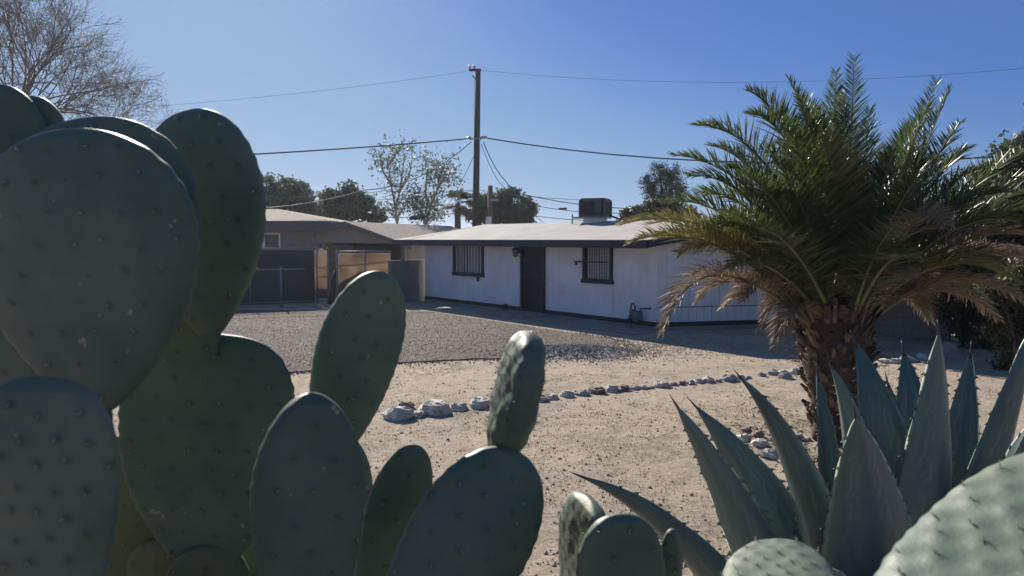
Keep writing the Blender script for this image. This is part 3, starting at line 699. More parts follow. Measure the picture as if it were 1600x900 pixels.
# bare mesquite top-left
Ym = 9.; mo = thing('mesquite_tree',((40-800)/F*Ym,Ym,0),'nearly leafless fine branched tree at the upper left behind the cactus','tree'); tw = MB(); tl = MB()
def grow(p, d, L, r, lev):
    n_ = 4; pts_ = [p]; q = p; dd = d.normalized()
    for i in range(n_):
        dd = (dd+V((random.gauss(0,.13),random.gauss(0,.13),random.gauss(0,.12)))).normalized(); q = q+dd*L/n_; pts_.append(q)
    tw.tube(pts_,[max(.0016,.72*lerp(r,r*.6,i/n_)) for i in range(n_+1)],4 if lev>2 else 3,cap=False)
    if lev == 0:
        for k in range(3):
            if random.random()<.75: leafquad(tl, random.choice(pts_)+V((random.gauss(0,.02),random.gauss(0,.02),random.gauss(0,.02))), .028,0,.35)
        return
    for k in range(3 if lev>1 else 3):
        a_ = pts_[random.choice((2,3,4))] if k else pts_[-1]; sp = .25 if k==0 else .55
        nd = (dd+V((random.gauss(0,sp),random.gauss(0,sp),random.gauss(0,sp)+.03))).normalized(); grow(a_, nd, L*random.uniform(.68,.9), r*(.72 if k==0 else .55), lev-1)
root = P(25,175,Ym); tw.tube([V((root.x-.3,Ym,0)),V((root.x-.1,Ym,1.5)),root-Z*.6,root],[.15,.10,.065,.045],8)
for tx, ty, L, lv in [(60,60,.8,5),(110,30,.8,5),(30,20,.8,5),(-20,60,.7,5),(140,90,.78,5),(170,150,.75,5),(90,100,.7,5),(120,175,.7,4),(5,90,.7,5),(150,60,.5,4),(60,130,.6,5),(20,60,.6,5),(-40,20,.8,4),(160,175,.75,4),(120,140,.6,5)]:
    t_ = P(tx,ty,Ym)+V((0,random.uniform(-.6,.6),0)); dvec = t_-root; grow(root.lerp(t_,.05), dvec, L*.64, .022 if lv==5 else .014, lv)
r2 = P(170,220,Ym)
br = [root-Z*.3, P(110,200,Ym), r2]; tw.tube(br,[.05,.03,.02],5)
for tx,ty in [(240,150),(225,165),(200,150),(255,170),(180,160)]:
    t_=P(tx,ty,Ym); grow(r2, t_-r2, .30, .008, 4)
tw.build('branches','twig',mo); tl.build('crown','twig_leaf',mo)
# dark trees and shrubs right
tree('evergreen_tree',15.5,1640,[(1560,300,50),(1600,255,45),(1660,240,70),(1620,330,70),(1540,370,50),(1600,400,70),(1680,380,90),(1700,300,80),(1530,430,42),(1640,470,70)],'leaf_dark','bark','big dark evergreen at the right edge behind the palm fronds',26000,.13,tr=.2)
tree('evergreen_tree',16.3,1320,[(1275,385,34),(1300,345,38),(1345,330,45),(1400,345,45),(1300,410,40),(1340,390,45),(1400,415,45),(1440,390,50),(1480,370,45),(1500,420,50),(1450,430,42),(1360,430,40),(1530,440,50)],'leaf_dark','bark','dark tree above the shaded block wall behind the palm, crown placed to cast shade',14000,.14,tr=.15)  # crown placed and widened, hidden by the palm, to cast shade on the ground
def shrub(name, Y, blobs, lm, label, n, ls, cat='shrub'):
    B_ = [(P(x,y,Y), r/F*Y) for x,y,r in blobs]; bx = sum(b.x for b,_ in B_)/len(B_); o = thing(name,(bx,Y,0),label,cat); m_=MB(); L_=MB(); tot=sum(r*r for _,r in B_)
    for c_, r in B_:
        pts_ = branch(m_, V((lerp(bx,c_.x,.4),Y+random.uniform(-.2,.2),0)), c_, .04,.012,0,5)
        cl_ = []
        for k in range(14):
            e_ = c_+V((random.gauss(0,1),random.gauss(0,1),random.gauss(0,1))).normalized()*r*random.uniform(.4,1); branch(m_,pts_[-2],e_,.012,.004,0,4,4); cl_.append(e_)
        for k in range(int(n*r*r/tot)):
            q = random.choice(cl_); leafquad(L_, q+V((random.gauss(0,r*.22),random.gauss(0,r*.22),random.gauss(0,r*.22))), ls,0,.55)
    m_.build('stems','bark',o); L_.build('foliage',lm,o)
shrub('shrub',12.8,[(1575,480,32),(1610,500,45),(1560,450,30),(1600,440,40),(1600,550,38),(1640,580,50),(1560,520,22)],'leaf_olive','olive green leafy shrub at the right edge under the palm fronds',11000,.075)
shrub('shrub',15.5,[(1490,470,34),(1510,440,40),(1500,500,30),(1530,520,34),(1560,545,34),(1520,480,30),(1545,500,30)],'leaf_dark','dark shrub in deep shade between the boulder and the olive shrub',9000,.09)
# ------------------------------------------------------------ poles & wires
pY = 37.; px_top = P(747,108,pY); px_bot = P(743,356,pY)
pole = thing('utility_pole',(px_bot.x,pY,0),'tall dark wooden utility pole rising behind the white house roof','utility pole')
m_ = MB(); bt = px_bot+(px_bot-px_top).normalized()*px_bot.z; m_.tube([V((bt.x,pY,0)),px_top],[.19,.125],12); m_.build('pole','pole_wood',pole)
m_ = MB(); a = P(733,110,pY-.1); b = P(752,109,pY-.1); m_.box((a+b)/2,((b-a).length,.1,.1)); m_.tube([P(738,118,pY-.1),P(745,126,pY-.1)],.03,5); m_.build('crossarm','pole_wood',pole)
for x_ in (734,741): 
    m_ = MB(); q = P(x_,108,pY-.1); m_.tube([q-Z*.05,q+Z*.05,q+Z*.09,q+Z*.13,q+Z*.2],[.03,.07,.04,.07,.02],8); m_.build('insulator','porcelain',pole)
m_ = MB()
for (x_,y_) in [(733,215),(736,217),(754,214),(758,214),(750,217)]: q=P(x_,y_,pY-.15); m_.tube([q-V((.09,0,0)),q,q+V((.09,0,0))],[.03,.08,.03],7)
m_.tube([P(728,217,pY-.15),P(762,216,pY-.15)],.02,5); m_.build('spool_bracket','porcelain',pole)
m_=MB()
for y_ in range(130,356,6): 
    q=P(747-(y_-108)*4/248.+(2.5 if y_%12 else -2.5),y_,pY); 
m_.tube([P(741.5,118,pY-.17),P(739.5,356,pY-.2)],.012,4); m_.build('ground_wire','galv',pole)
p2 = thing('utility_pole',((765.5-800)/F*44,44,0),'short brown wooden pole with a white guard just right of the tall pole','utility pole')
q = P(766,290,44); m_=MB(); m_.tube([V((q.x,44,0)),q],[.17,.14],10); m_.build('pole','pole_wood_light',p2); m_=MB(); m_.box(P(764,346,43.8),(.3,.05,.55)); m_.build('guard_plate','white_paint',p2)
m_=MB(); m_.box(P(772,312.5,43.7),(.5,.1,.12)); m_.build('bracket','porcelain',p2)
def wire(pts_, r, label, m='cable', grp='overhead lines'):
    W = []
    for i in range(len(pts_)-1):
        a_, b_ = pts_[i], pts_[i+1]; A_, B_ = P(a_[0],a_[1],a_[2]), P(b_[0],b_[1],b_[2]); sag = b_[3] if len(b_)>3 else 0
        for k in range(13):
            t = k/12; q = A_.lerp(B_,t)-Z*(4*t*(1-t)*sag)
            if k or not i: W.append(q)
    m_=MB(); m_.tube(W, r, 5, cap=False); o = m_.build('power_line', m); tag(o,label,'power line',grp); return o
wire([(-300,262,24),(728,217,pY,.25)],.030,'thick cable running left from the middle of the tall pole')
wire([(762,216,pY),(1800,224,26,.9)],.030,'thick cable running right from the tall pole behind the palm')
wire([(100,176,30),(732,111,pY,.2)],.006,'thin high wire going left from the top of the tall pole','cable_thin')
wire([(753,110,pY),(1800,86,28,.75)],.007,'thin high wire going right from the top of the tall pole','cable_thin')
wire([(736,222,pY),(570,297,33,.5),(395,326,30,.15)],.020,'service line slanting down left from the pole to the tan house')
wire([(742,240,pY),(712,300,36,.05),(672,357,34,.1)],.013,'steep guy wire dropping left of the tall pole')
wire([(755,222,pY),(790,283,38,.2),(815,303,40,.1),(1060,325,42,.3)],.022,'cable dropping right from the pole then running over the roof to the right')
wire([(752,225,pY),(780,285,38,.15),(855,352,42,.1)],.014,'steep thin wire dropping to the right of the tall pole')
wire([(380,305,50),(750,297,50,.5),(905,312,50,.1)],.016,'highest of the thin lines crossing behind the far trees','cable_thin')
wire([(380,320,50),(760,312,50,.5),(840,322,50,.1),(1000,332,50,.2)],.020,'lower thin line passing behind the rooftop cooler')
wire([(560,337,50),(762,325,50,.3),(1000,345,50,.3)],.024,'lowest line crossing just above the white roof')
wire([(390,304,33),(600,298,34,.2),(748,296,pY,.1)],.013,'pale line running level from behind the cactus to the pole','cable_thin')
m_=MB(); q=P(879,326,49.5); m_.tube([q-V((.28,0,0)),q+V((.28,0,0))],.07,8); tag(m_.build('splice_case','cable'),'small dark splice case hanging on a line left of the cooler','cable box')
# ------------------------------------------------------------ date palm
Yp = 8.2; pb_ = V(((1318-800)/F*Yp, Yp+.15, 0)); palm = thing('date_palm', pb_, 'stout date palm with thick booted trunk and long arching green and brown fronds', 'palm')
zc_ = P(1318,500,Yp).z; cr = V((pb_.x,pb_.y,zc_))
m_ = MB(); prof = [(0,.22),(.15,.21),(.45,.25),(.8,.33),(zc_-.05,.36),(zc_+.25,.22),(zc_+.35,.08)]
m_.tube([pb_+Z*z_ for z_,_ in prof],[r for _,r in prof],20)
def boot(mb, az, z_, L, w, el, r0=.30):
    r0 = float(np.interp(z_,[0,.15,.45,.8,1.5],[.14,.13,.17,.24,.27]))
    o_ = V((math.cos(az),math.sin(az),0)); s_ = V((-o_.y,o_.x,0)); a_ = pb_+o_*r0+Z*z_; d_ = (o_*math.cos(el)+Z*math.sin(el)).normalized(); n_ = s_.cross(d_)
    t_ = random.uniform(.018,.03); k_ = 1; P_ = []
    for i,(u,ww) in enumerate(((0,1.15),(.45,.9),(1,.62))):
        c_ = a_+d_*L*u+Z*(.03*u*u)
        P_ += [c_-s_*w/2*ww, c_+s_*w/2*ww, c_+s_*w/2*ww*.7+n_*t_*(1.2-u*.4), c_-s_*w/2*ww*.7+n_*t_*(1.2-u*.4), c_-n_*t_*(1.5-u)]
    mb.add(P_, [(i*5+j, i*5+(j+1)%5, (i+1)*5+(j+1)%5, (i+1)*5+j) for i in range(2) for j in (1,2,3,4,0)]+[(10,11,12,13,14)], 1 if random.random()<.7 else 0)
for i in range(330):
    z_ = .05+ (zc_+.02)*i/330; az = i*2.39996+random.uniform(-.25,.25); up = z_/zc_
    boot(m_, az, z_, random.uniform(.09,.22)+.12*up*up, random.uniform(.055,.115), lerp(.55,.95,up)+random.uniform(-.35,.35), .28+.03*up)
for i in range(220):   # fibres
    az=random.random()*6.28; z_=random.uniform(.5,1)*zc_; o_=V((math.cos(az),math.sin(az),0)); a_=pb_+o_*.36+Z*z_; m_.tube([a_,a_+o_*random.uniform(.05,.15)+V((random.uniform(-.1,.1),random.uniform(-.1,.1),random.uniform(-.15,.15)))],.003,3,1,cap=False)
m_.build('trunk',['trunk_core','boot'],palm)
def frond(P0, P1, P2, lm, width=.42, droop=.25, roll=0, pairs=82, start=.14, vang=.55):
    pts_ = bez([P0,P1,P2], 26); L = sum((pts_[i+1]-pts_[i]).length for i in range(26))
    mb = MB(); mb.tube(pts_, [lerp(.026,.003,(i/26)**.8) for i in range(27)], 5, 0)
    lf = MB(); drift = random.random()*6
    for k in range(pairs):
        t = start+(1-start)*((k+.5)/pairs); f = t*26; i = min(25,int(f)); q = pts_[i].lerp(pts_[i+1], f-i); tg = (pts_[i+1]-pts_[i]).normalized()
        sd_ = tg.cross(Z); 
        if sd_.length < .12: sd_ = tg.cross(V((.3,1,0)))
        sd_.normalize(); upv = sd_.cross(tg).normalized()
        if roll: 
            Rm = Matrix.Rotation(roll*t, 3, tg); sd_ = Rm@sd_; upv = Rm@upv
        tt = (t-start)/(1-start)
        ll = 1.22*width*(.35+.65*math.sin(math.pi*min(1,.12+tt*1.02)**.8)) * (1 if tt>.12 else .35+tt*5)
        if tt > .85: ll *= 1-.4*(tt-.85)/.15
        fwd = .50+.62*tt
        for s_ in (-1,1):
            va = vang*random.uniform(.2,1.7)
            d_ = (tg*fwd+sd_*s_*math.cos(va)+upv*math.sin(va)+V((random.gauss(0,.09),random.gauss(0,.09),random.gauss(0,.09)))).normalized()
            l_ = ll*random.uniform(.88,1.08); w_ = random.uniform(.0052,.0085)*(1 if tt<.9 else .8)
            wv = (tg*.7+upv*random.uniform(-.6,.8)-d_*0); wv = (wv-d_*wv.dot(d_)).normalized()*w_
            m1 = q+d_*l_*.5-Z*droop*l_*.10; e_ = q+d_*l_-Z*droop*l_*.5
            lf.add([q-wv*.6,q+wv*.6,m1+wv,m1-wv,e_],[(0,1,2,3),(3,2,4)])
    rc = mb.build('frond','rachis',palm); lf.build('leaflets',lm,rc)
fr = [ # tip px,py, dy(depth), control px,py, mat, width, droop
 (1334,88,.1,1330,280,'frond',.44,.1,0),(1306,112,.7,1300,260,'frond',.40,.1,0),(1232,122,.5,1290,230,'frond',.44,.15,0),
 (1168,142,.2,1250,170,'frond',.46,.2,0),(1172,176,-.4,1260,190,'frond',.46,.2,0),(1196,170,.9,1280,210,'frond',.42,.2,0),
 (1088,196,-.1,1210,190,'frond',.46,.25,0),(1050,242,.3,1190,250,'frond',.46,.3,0),(1110,228,.9,1200,240,'frond',.44,.2,0),
 (1040,318,.4,1150,290,'frond',.44,.35,0),(968,352,-.2,1130,300,'frond_yellow',.42,.35,0),(985,378,-.5,1110,330,'frond_yellow',.42,.4,.4),
 (1010,352,.8,1150,310,'frond_dry',.42,.3,0),(1028,372,.2,1150,330,'frond_yellow',.40,.45,0),(975,345,.4,1120,320,'frond_dry',.36,.3,0),
 (1036,520,-.5,1090,340,'frond_dry',.42,.5,.3),(1090,470,.1,1150,390,'frond_dry',.38,.6,0),(1162,470,-.3,1190,390,'frond_dry',.34,.6,0),
 (1464,125,.4,1400,300,'frond',.44,.1,0),(1484,138,.0,1420,300,'frond',.44,.12,0),(1425,190,.9,1370,300,'frond',.40,.1,0),(1512,232,.2,1460,270,'frond',.46,.35,0),
 (1535,262,-.3,1450,290,'frond',.42,.3,0),(1606,232,.3,1520,280,'frond',.46,.25,0),(1640,265,.0,1500,300,'frond',.46,.25,0),
 (1478,352,-1.2,1420,290,'frond_dry',.42,.6,.3),(1650,330,.4,1500,300,'frond',.46,.4,0),(1620,372,-.3,1480,330,'frond_dry',.46,.6,0),
 (1630,420,.2,1500,340,'frond_dry',.46,.7,0),(1590,440,-.5,1470,360,'frond_yellow',.42,.6,0),(1680,300,.8,1520,270,'frond',.46,.3,0),
 (1262,172,-.3,1290,260,'frond',.46,.1,0),(1290,205,-.6,1310,300,'frond_yellow',.46,.1,0),(1395,235,-.4,1370,320,'frond',.44,.1,0),(1360,170,.6,1345,300,'frond',.42,.1,0),
 (1235,205,-.8,1270,270,'frond',.46,.15,0),(1215,250,-.9,1260,320,'frond',.46,.2,0),(1160,270,-.8,1240,310,'frond',.46,.25,0),(1130,330,-1.0,1220,350,'frond',.44,.3,0),
 (1430,280,-1.0,1380,350,'frond',.46,.2,0),
 (1200,360,-1.3,1250,380,'frond',.44,.4,0),(1420,400,-1.6,1380,390,'frond',.44,.6,0),(1140,420,-.9,1200,380,'frond',.42,.7,0),
 (1150,300,1.3,1230,300,'frond',.42,.3,0),(1400,250,1.4,1370,300,'frond',.42,.3,0),(1490,300,1.3,1430,300,'frond',.42,.3,0),(1560,330,1.2,1450,320,'frond',.42,.3,0),
 (1250,330,1.8,1280,320,'frond',.42,.4,0),(1340,300,2.0,1330,320,'frond',.42,.4,0),(1100,380,1.1,1200,330,'frond',.42,.5,0),(1560,400,1.3,1460,360,'frond_dry',.42,.5,0),
 (1540,470,.6,1450,400,'frond',.38,.7,0),(1480,450,1.2,1400,390,'frond_dry',.38,.7,0),(1130,480,.9,1200,400,'frond_dry',.36,.7,0),(1420,430,-.9,1375,400,'frond_dry',.36,.8,0),(1190,232,.4,1265,260,'frond',.46,.2,.5),(1140,262,.0,1230,270,'frond',.46,.2,-.5),(1090,300,.5,1200,290,'frond',.46,.3,.5),(1075,275,-.3,1190,262,'frond',.46,.3,-.5),(1250,150,-.1,1295,240,'frond',.46,.15,.6),(1318,150,-.3,1322,280,'frond',.46,.1,.8),(1445,175,-.2,1400,290,'frond',.46,.1,-.5),(1450,240,.5,1410,290,'frond',.46,.2,.5),(1550,300,-.2,1450,310,'frond',.46,.3,.5),(1590,345,-.6,1470,320,'frond',.46,.4,-.4),(1620,400,.8,1500,350,'frond_dry',.46,.6,.4),(1570,420,.1,1470,360,'frond',.46,.6,-.4),(1110,350,-.4,1200,320,'frond',.46,.4,.6),(1060,395,-.1,1170,340,'frond_yellow',.44,.5,-.6),(1400,350,-1.6,1360,390,'frond',.40,.5,-.5),(1190,510,.3,1240,400,'frond_dry',.36,.8,0),(1450,500,.3,1400,400,'frond_dry',.36,.8,0),(1210,540,-.3,1250,430,'frond_dry',.30,.9,0),(1610,480,-.2,1490,380,'frond_dry',.42,.8,0),(1560,500,.5,1460,400,'frond_dry',.40,.8,0),(1500,190,.5,1430,300,'frond',.44,.2,0),(1580,300,-.6,1460,300,'frond',.44,.4,0)]
for i,(tx,ty,dy,cx_,cy_,lm,wd_,dp,rl_) in enumerate(fr):
    tip = P(tx,ty,Yp+dy); ctl = P(cx_,cy_,Yp+dy*.45); az = math.atan2(dy*1.2, (tx-1318)/F*Yp+.01); hi = ty < 260
    b_ = cr+V((math.cos(az)*(.10 if hi else .24),math.sin(az)*(.10 if hi else .24), (.16 if hi else -.02)-(.12 if 'dry' in lm else 0)))
    frond(b_, ctl, tip, lm, wd_, dp, rl_, pairs=int(125))
# ------------------------------------------------------------ agave
Ya = 2.6; ac = V(((1395-800)/F*Ya, Ya, .05)); agave = thing('agave', ac, 'large blue grey agave with tall toothed sword leaves in front of the palm', 'agave')
def agleaf(tip, mid, width, az, out=.12, cup=.35, fold=0, h0=.05, tm=.62, tw=0., lit_tone=0.):
    rad = V((math.cos(az),math.sin(az),0)); P0 = ac+rad*out+Z*h0
    P1 = (mid-P0*(1-tm)**2-tip*tm**2)/(2*tm*(1-tm))
    n_ = 90; pts_ = bez([P0,P1,tip], n_); m = 20; vs=[]; pale=[]; ins = (V((ac.x,ac.y,0))-V((mid.x,mid.y,0)))
    if ins.length < .05: ins = -rad
    ins.normalize(); seed = random.random()*50; ed=[[],[]]
    for i,q in enumerate(pts_):
        t = i/n_; tg = (pts_[min(i+1,n_)]-pts_[max(i-1,0)]).normalized(); sd_ = tg.cross(-rad).normalized(); 
        if tw: sd_ = Matrix.Rotation(tw*t,3,tg)@sd_
        nm = sd_.cross(tg).normalized()       # side facing the plant centre or away
        if nm.dot(-rad) < 0: nm = -nm
        w = width/2*((.74+.26*math.sin(math.pi*min(1,t/.8))) if t<.42 else 1.0*max(.0,((1-t)/.58))**.86*(.74+.26*math.sin(math.pi*.525)))
        w *= 1+.02*mnoise.noise(V((t*9,seed,0))); th_ = .004+.016*(1-t)**1.2*min(1,t*30+.6)
        cp_ = cup*w
        for j in range(m+1):
            u = -1+2*j/m; wv = .006*mnoise.noise(V((t*14,u,seed)))*abs(u)
            c_ = q+sd_*w*u+nm*(cp_*u*u+wv+fold*w*max(0,u)**1.5)
            vs.append(c_+nm*th_*(1-u*u)*.25)
        for j in range(m-1,0,-1):
            u = -1+2*j/m; c_ = q+sd_*w*u+nm*(cp_*u*u+fold*w*max(0,u)**1.5); vs.append(c_-nm*(th_*(1-u*u)+.002))
        ed[0].append((vs[len(vs)-(2*m)], -sd_, tg)); ed[1].append((vs[len(vs)-(2*m)+m], sd_, tg))
        for j in range(2*m):
            jj = j if j<=m else 2*m-j; u = -1+2*jj/m
            f_ = 0.9 if abs(u)>.98 else 0
            # bud imprint lines
            for off_,sc_ in ((.26,1.0),(.52,.8)):
                l_ = .60+.10*math.sin(t*58+off_*20+seed)*(1 if math.sin(t*58+seed)>0 else .2)-off_*t*.5
                if .10 < t < .88 and abs(abs(u)-l_*sc_) < .04: f_ = max(f_,.15)
            f_ += lit_tone+.22*max(0,mnoise.noise(V((u*1.6,t*1.6,seed))))
            pale.append(min(1,f_))
    k = 2*m; fs = [(i*k+j,i*k+(j+1)%k,(i+1)*k+(j+1)%k,(i+1)*k+j) for i in range(n_) for j in range(k)]
    mb = MB(); mb.add(vs, fs, 0, True); na = len(vs)
    for sidei in (0,1):     # marginal teeth
        t_i = 5
        while t_i < n_*.93:
            p_, o_, tg_ = ed[sidei][int(t_i)]; s_ = random.uniform(.006,.010)*(1.15 if t_i<n_*.7 else .8)
            mb.add([p_-tg_*s_*1.5-o_*.003,p_+tg_*s_*1.5-o_*.003,p_+o_*s_*1.3+tg_*s_*.1*random.uniform(-1,1)+V((0,0,.001)),p_+o_*s_*.4+tg_*s_*.5+V((0,-.002,0))],[(0,2,3),(3,2,1),(0,3,1)],0)
            pb2,pt2 = p_+o_*s_*1.1, p_+o_*s_*2.1-tg_*s_*random.uniform(.2,.9)
            mb.tube([pb2-o_*s_*.3,pt2],[s_*.26,.0006],4,1,cap=False)
            t_i += random.uniform(2.4,4.6)
    pale += [.1]*(len(mb.v)-na)
    lf = mb.build('leaf',['agave','agave_spine'],agave,{'pale':pale})
    s2 = MB(); d_ = (pts_[-1]-pts_[-3]).normalized(); s2.tube([tip-d_*.03,tip,tip+d_*.02,tip+d_*.04],[.0055,.0038,.0022,.0006],7,0); s2.build('terminal_spine','agave_spine',lf)
AL = [ # tip(px,py,Y) mid(px,py,Y) widthpx az(deg) cup fold
 (1056,632,2.35, 1172,850,2.40, 122,238,.35,.0),(1086,634,2.60,1222,840,2.55,150,240,.3,.0),(1157,590,2.25,1258,790,2.35,112,228,.5,.55),
 (1277,584,2.85,1292,760,2.80,92,120,.35,.0),(1299,574,2.50,1335,760,2.50,110,215,.5,.5),(1337,652,2.12,1362,850,2.22,205,262,.28,.0),
 (1335,532,2.85,1388,760,2.72,150,80,.35,.0),(1411,546,3.0,1424,740,2.85,120,75,.35,.0),(1466,519,2.45,1463,760,2.45,136,280,.5,.15),
 (1517,548,2.9,1497,760,2.80,118,40,.4,.4),(1630,480,2.5,1558,740,2.50,150,300,.35,.0),(1650,610,2.3,1562,790,2.36,120,330,.4,.0),
 (907,744,2.25,1090,880,2.35,95,232,.5,.0),(1386,594,3.1,1398,760,3.0,80,95,.3,.0),
 (1700,640,2.7,1600,800,2.65,130,10,.4,.0),(1760,760,2.4,1620,880,2.45,130,340,.4,.0),(1000,830,2.9,1150,920,2.8,120,165,.4,.0),
 (1240,900,1.75,1310,960,2.05,150,245,.4,.0),(1500,900,1.75,1450,980,2.05,150,290,.4,.0),(1560,700,3.3,1500,860,3.0,120,45,.4,.0),(1250,720,3.35,1310,860,3.0,120,120,.4,.0)]
for (tx,ty,tY,mx,my,mY,w_,az,cu,fo) in AL:
    agleaf(P(tx,ty,tY),P(mx,my,mY),w_/F*mY*1.0,math.radians(az),cup=cu,fold=fo,lit_tone={1337:.20,1466:.16,1299:.16,1056:.08}.get(tx,0))  # brighter reflected light on four leaves, painted in as extra pale tone
m_ = MB(); m_.tube([ac-Z*.06,ac+Z*.15,ac+Z*.45,ac+Z*.8],[.2,.19,.12,.02],14); m_.build('core','agave',agave)
# ------------------------------------------------------------ prickly pears
def pad(root, base, tip, W, T=.035, hint=(0,-1,.1), seed=0, bump=.0016, m='cactus', waist=.16, c=.60, bend=0., nar=0, scallop=.006, arsp=.058, pw=2., sides=92, flat=0., skew=0., asz=.0034, und_a=.0035):
    base, tip = V(base), V(tip); ax = tip-base; L = ax.length; ax /= L; h = V(hint); nm = (h-ax*h.dot(ax)).normalized(); wd = ax.cross(nm).normalized()
    nr = 116; sv = .5-.5*np.cos(np.linspace(0,1,nr)*np.pi*.999); sv = sv*.72+np.linspace(0,1,nr)*.28
    def prof(s):
        up_ = np.clip((s-c)/(1-c),0,1); lo = np.clip(s/c,0,1)
        a = np.where(s>c,(1-up_**pw)**(1/pw), waist+(1-waist)*np.sin(np.pi/2*lo)**.85); return a
    a = prof(sv)*W/2; b = (np.maximum(prof(sv),1e-4)**.30)*T/2*(1.2-.30*sv)
    b = np.where(sv>.965, b*np.sqrt(np.clip((1-sv)/.035,0,1)), b)
    th = np.linspace(0,2*np.pi,sides,endpoint=False); S,TH = np.meshgrid(sv,th,indexing='ij'); Aa,_ = np.meshgrid(a,th,indexing='ij'); Bb,_=np.meshgrid(b,th,indexing='ij')
    r_ = np.random.default_rng(seed+100)
    ph = r_.random(4)*6.28
    edge = 1+scallop*6*np.sin(S*9+ph[0])*.25*np.sign(np.cos(TH)) + scallop*1.6*np.sin(S*L/.028*6.28/1.0+ph[1])*(np.abs(np.cos(TH))**6)
    X = Aa*np.sign(np.cos(TH))*np.abs(np.cos(TH))**.92*edge; Yl = Bb*np.sign(np.sin(TH))*np.abs(np.sin(TH))**.60; ZL = S*L
    X = X + skew*W*(S**2-S*.6)
    # areole grid
    spot = np.zeros_like(X); disp = np.zeros_like(X); hump=np.zeros_like(X)
    pts=[]; row=0; z=.03
    while z < L-.008:
        x = -W/2+(row%2)*arsp/2
        while x < W/2:
            jx, jz = x+r_.normal(0,.0035), z+r_.normal(0,.0035)
            if abs(jx) < np.interp(jz/L, sv, a)*.97: pts.append((jx,jz))
            x += arsp
        z += arsp*.78; row += 1
    for (x,z) in pts:
        d2 = (X-x-skew*W*((z/L)**2-z/L*.6))**2+(ZL-z)**2
        spot = np.maximum(spot, np.exp(-d2/(2*asz**2))*1.1); hump += np.exp(-d2/(2*.0095**2))
    und = np.array([mnoise.noise(V((float(x)*13,float(z)*13,seed*3.+ (1 if y>0 else 7)))) for x,z,y in zip(X.ravel(),ZL.ravel(),Yl.ravel())]).reshape(X.shape)
    face = np.abs(np.sin(TH))**.5
    Yl = Yl+np.sign(np.sin(TH))*face*(bump*hump+und_a*und) + bend*(S*(1-S))*4*L*1.0 + flat*(X/W)**2*W
    Pn = np.array(base)[None,None]+X[...,None]*np.array(wd)+Yl[...,None]*np.array(nm)+ZL[...,None]*np.array(ax)
    k = sides; vs = Pn.reshape(-1,3).tolist(); fs=[(i*k+j,i*k+(j+1)%k,(i+1)*k+(j+1)%k,(i+1)*k+j) for i in range(nr-1) for j in range(k)]
    fs.append(tuple(range(k-1,-1,-1))); fs.append(tuple((nr-1)*k+j for j in range(k)))
    mb = MB(); mb.add(vs,fs,0,True); sp = spot*(np.abs(np.sin(TH))>.12); sp = np.clip(sp,0,1)*(.72 if m=='cactus' else .5)
    attr = sp.ravel().tolist()
    # glochid tufts on edges and faces
    for (x,z) in pts[::1]:
        for sgn in (1,-1):
            if r_.random()<.25: continue
            i = int(np.argmin(np.abs(sv-z/L))); j = int(np.argmin((X[i]-x)**2+(0 if True else 0)+(np.sign(Yl[i])!=sgn)*1.0))
            q = V(Pn[i,j]); 
            for _ in range(4):
                e_ = q+nm*sgn*.004+V(r_.normal(0,.0018,3)); mb.tube([q,e_],.0005,3,1,cap=False)
    attr += [0]*(len(mb.v)-len(attr))
    o = mb.build('pad',[m,'glochid'],root,{'areole':attr}); return o
def ppad(root, bp, tp, wpx, hint=(0,-1,.12), **k):
    b_, t_ = P(*bp), P(*tp); ax = (t_-b_).normalized(); h = V(hint); nm = (h-ax*h.dot(ax)).normalized(); w = ax.cross(nm).normalized()
    mid = (b_+t_)/2; vd = (mid-V((0,0,CAMZ))).normalized(); sd_ = ax.cross(vd).normalized(); pr = max(.3,abs(w.dot(sd_)))
    tf = abs(nm.dot(sd_)); T=k.get('T',.035); Wv = wpx/F*mid.y
    W_ = (math.sqrt(max(0,Wv**2-(T*tf)**2)))/pr
    return pad(root,b_,t_,W_,hint=hint,**k)
def support(root, top, ground, seed, W=.26, first_hint=(0,-1,0)):
    top, ground = V(top), V(ground); d = top-ground; n = max(2,int(math.ceil(d.length/.36)))
    for i in range(n):
        a_ = ground+d*(i/n)-d.normalized()*.03; b_ = ground+d*((i+1)/n)+d.normalized()*.02; aa = random.uniform(-.8,.8)
        pad(root,a_,b_,W*(1 if i else .8),T=.06+.05*(i==0),hint=(math.sin(aa),-math.cos(aa),0),seed=seed+i,m='cactus_old' if i<n-1 else 'cactus',waist=.5 if i==0 else .3,c=.55,bump=.001)
pear = lambda x,y,l: thing('prickly_pear',(x,y,0),l,'cactus')
c1 = pear(-.72,1.5,'prickly pear cactus filling the left edge, with the biggest overlapping grey green pads')
G1 = V((-.70,1.45,-.03)); G1b = V((-.55,1.55,-.03))
ppad(c1,(150,642,1.15),(112,200,1.13),312,seed=1,hint=(-.22,-1,.12),c=.62,waist=.12,T=.046,bend=.01)          # P1
ppad(c1,(150,620,1.22),(140,182,1.28),290,seed=2,hint=(-.1,-1,.1),c=.66,T=.034)                      # P2
ppad(c1,(-30,470,1.35),(8,132,1.32),150,seed=3,hint=(.2,-1,.1),c=.6,T=.034)
ppad(c1,(20,450,1.38),(58,150,1.36),108,seed=4,hint=(.3,-1,.1),c=.7,T=.034)
ppad(c1,(328,522,1.42),(296,170,1.40),188,seed=5,hint=(-.25,-1,.1),c=.58,waist=.14,T=.046,skew=.10)          # P4
ppad(c1,(300,556,1.47),(258,425,1.40),104,seed=6,hint=(-.1,-1,.1),c=.5,waist=.75,T=.04)
ppad(c1,(318,880,1.52),(330,520,1.47),262,seed=7,hint=(.02,-1,.05),c=.52,waist=.30,T=.038,pw=3.3)                   # P6
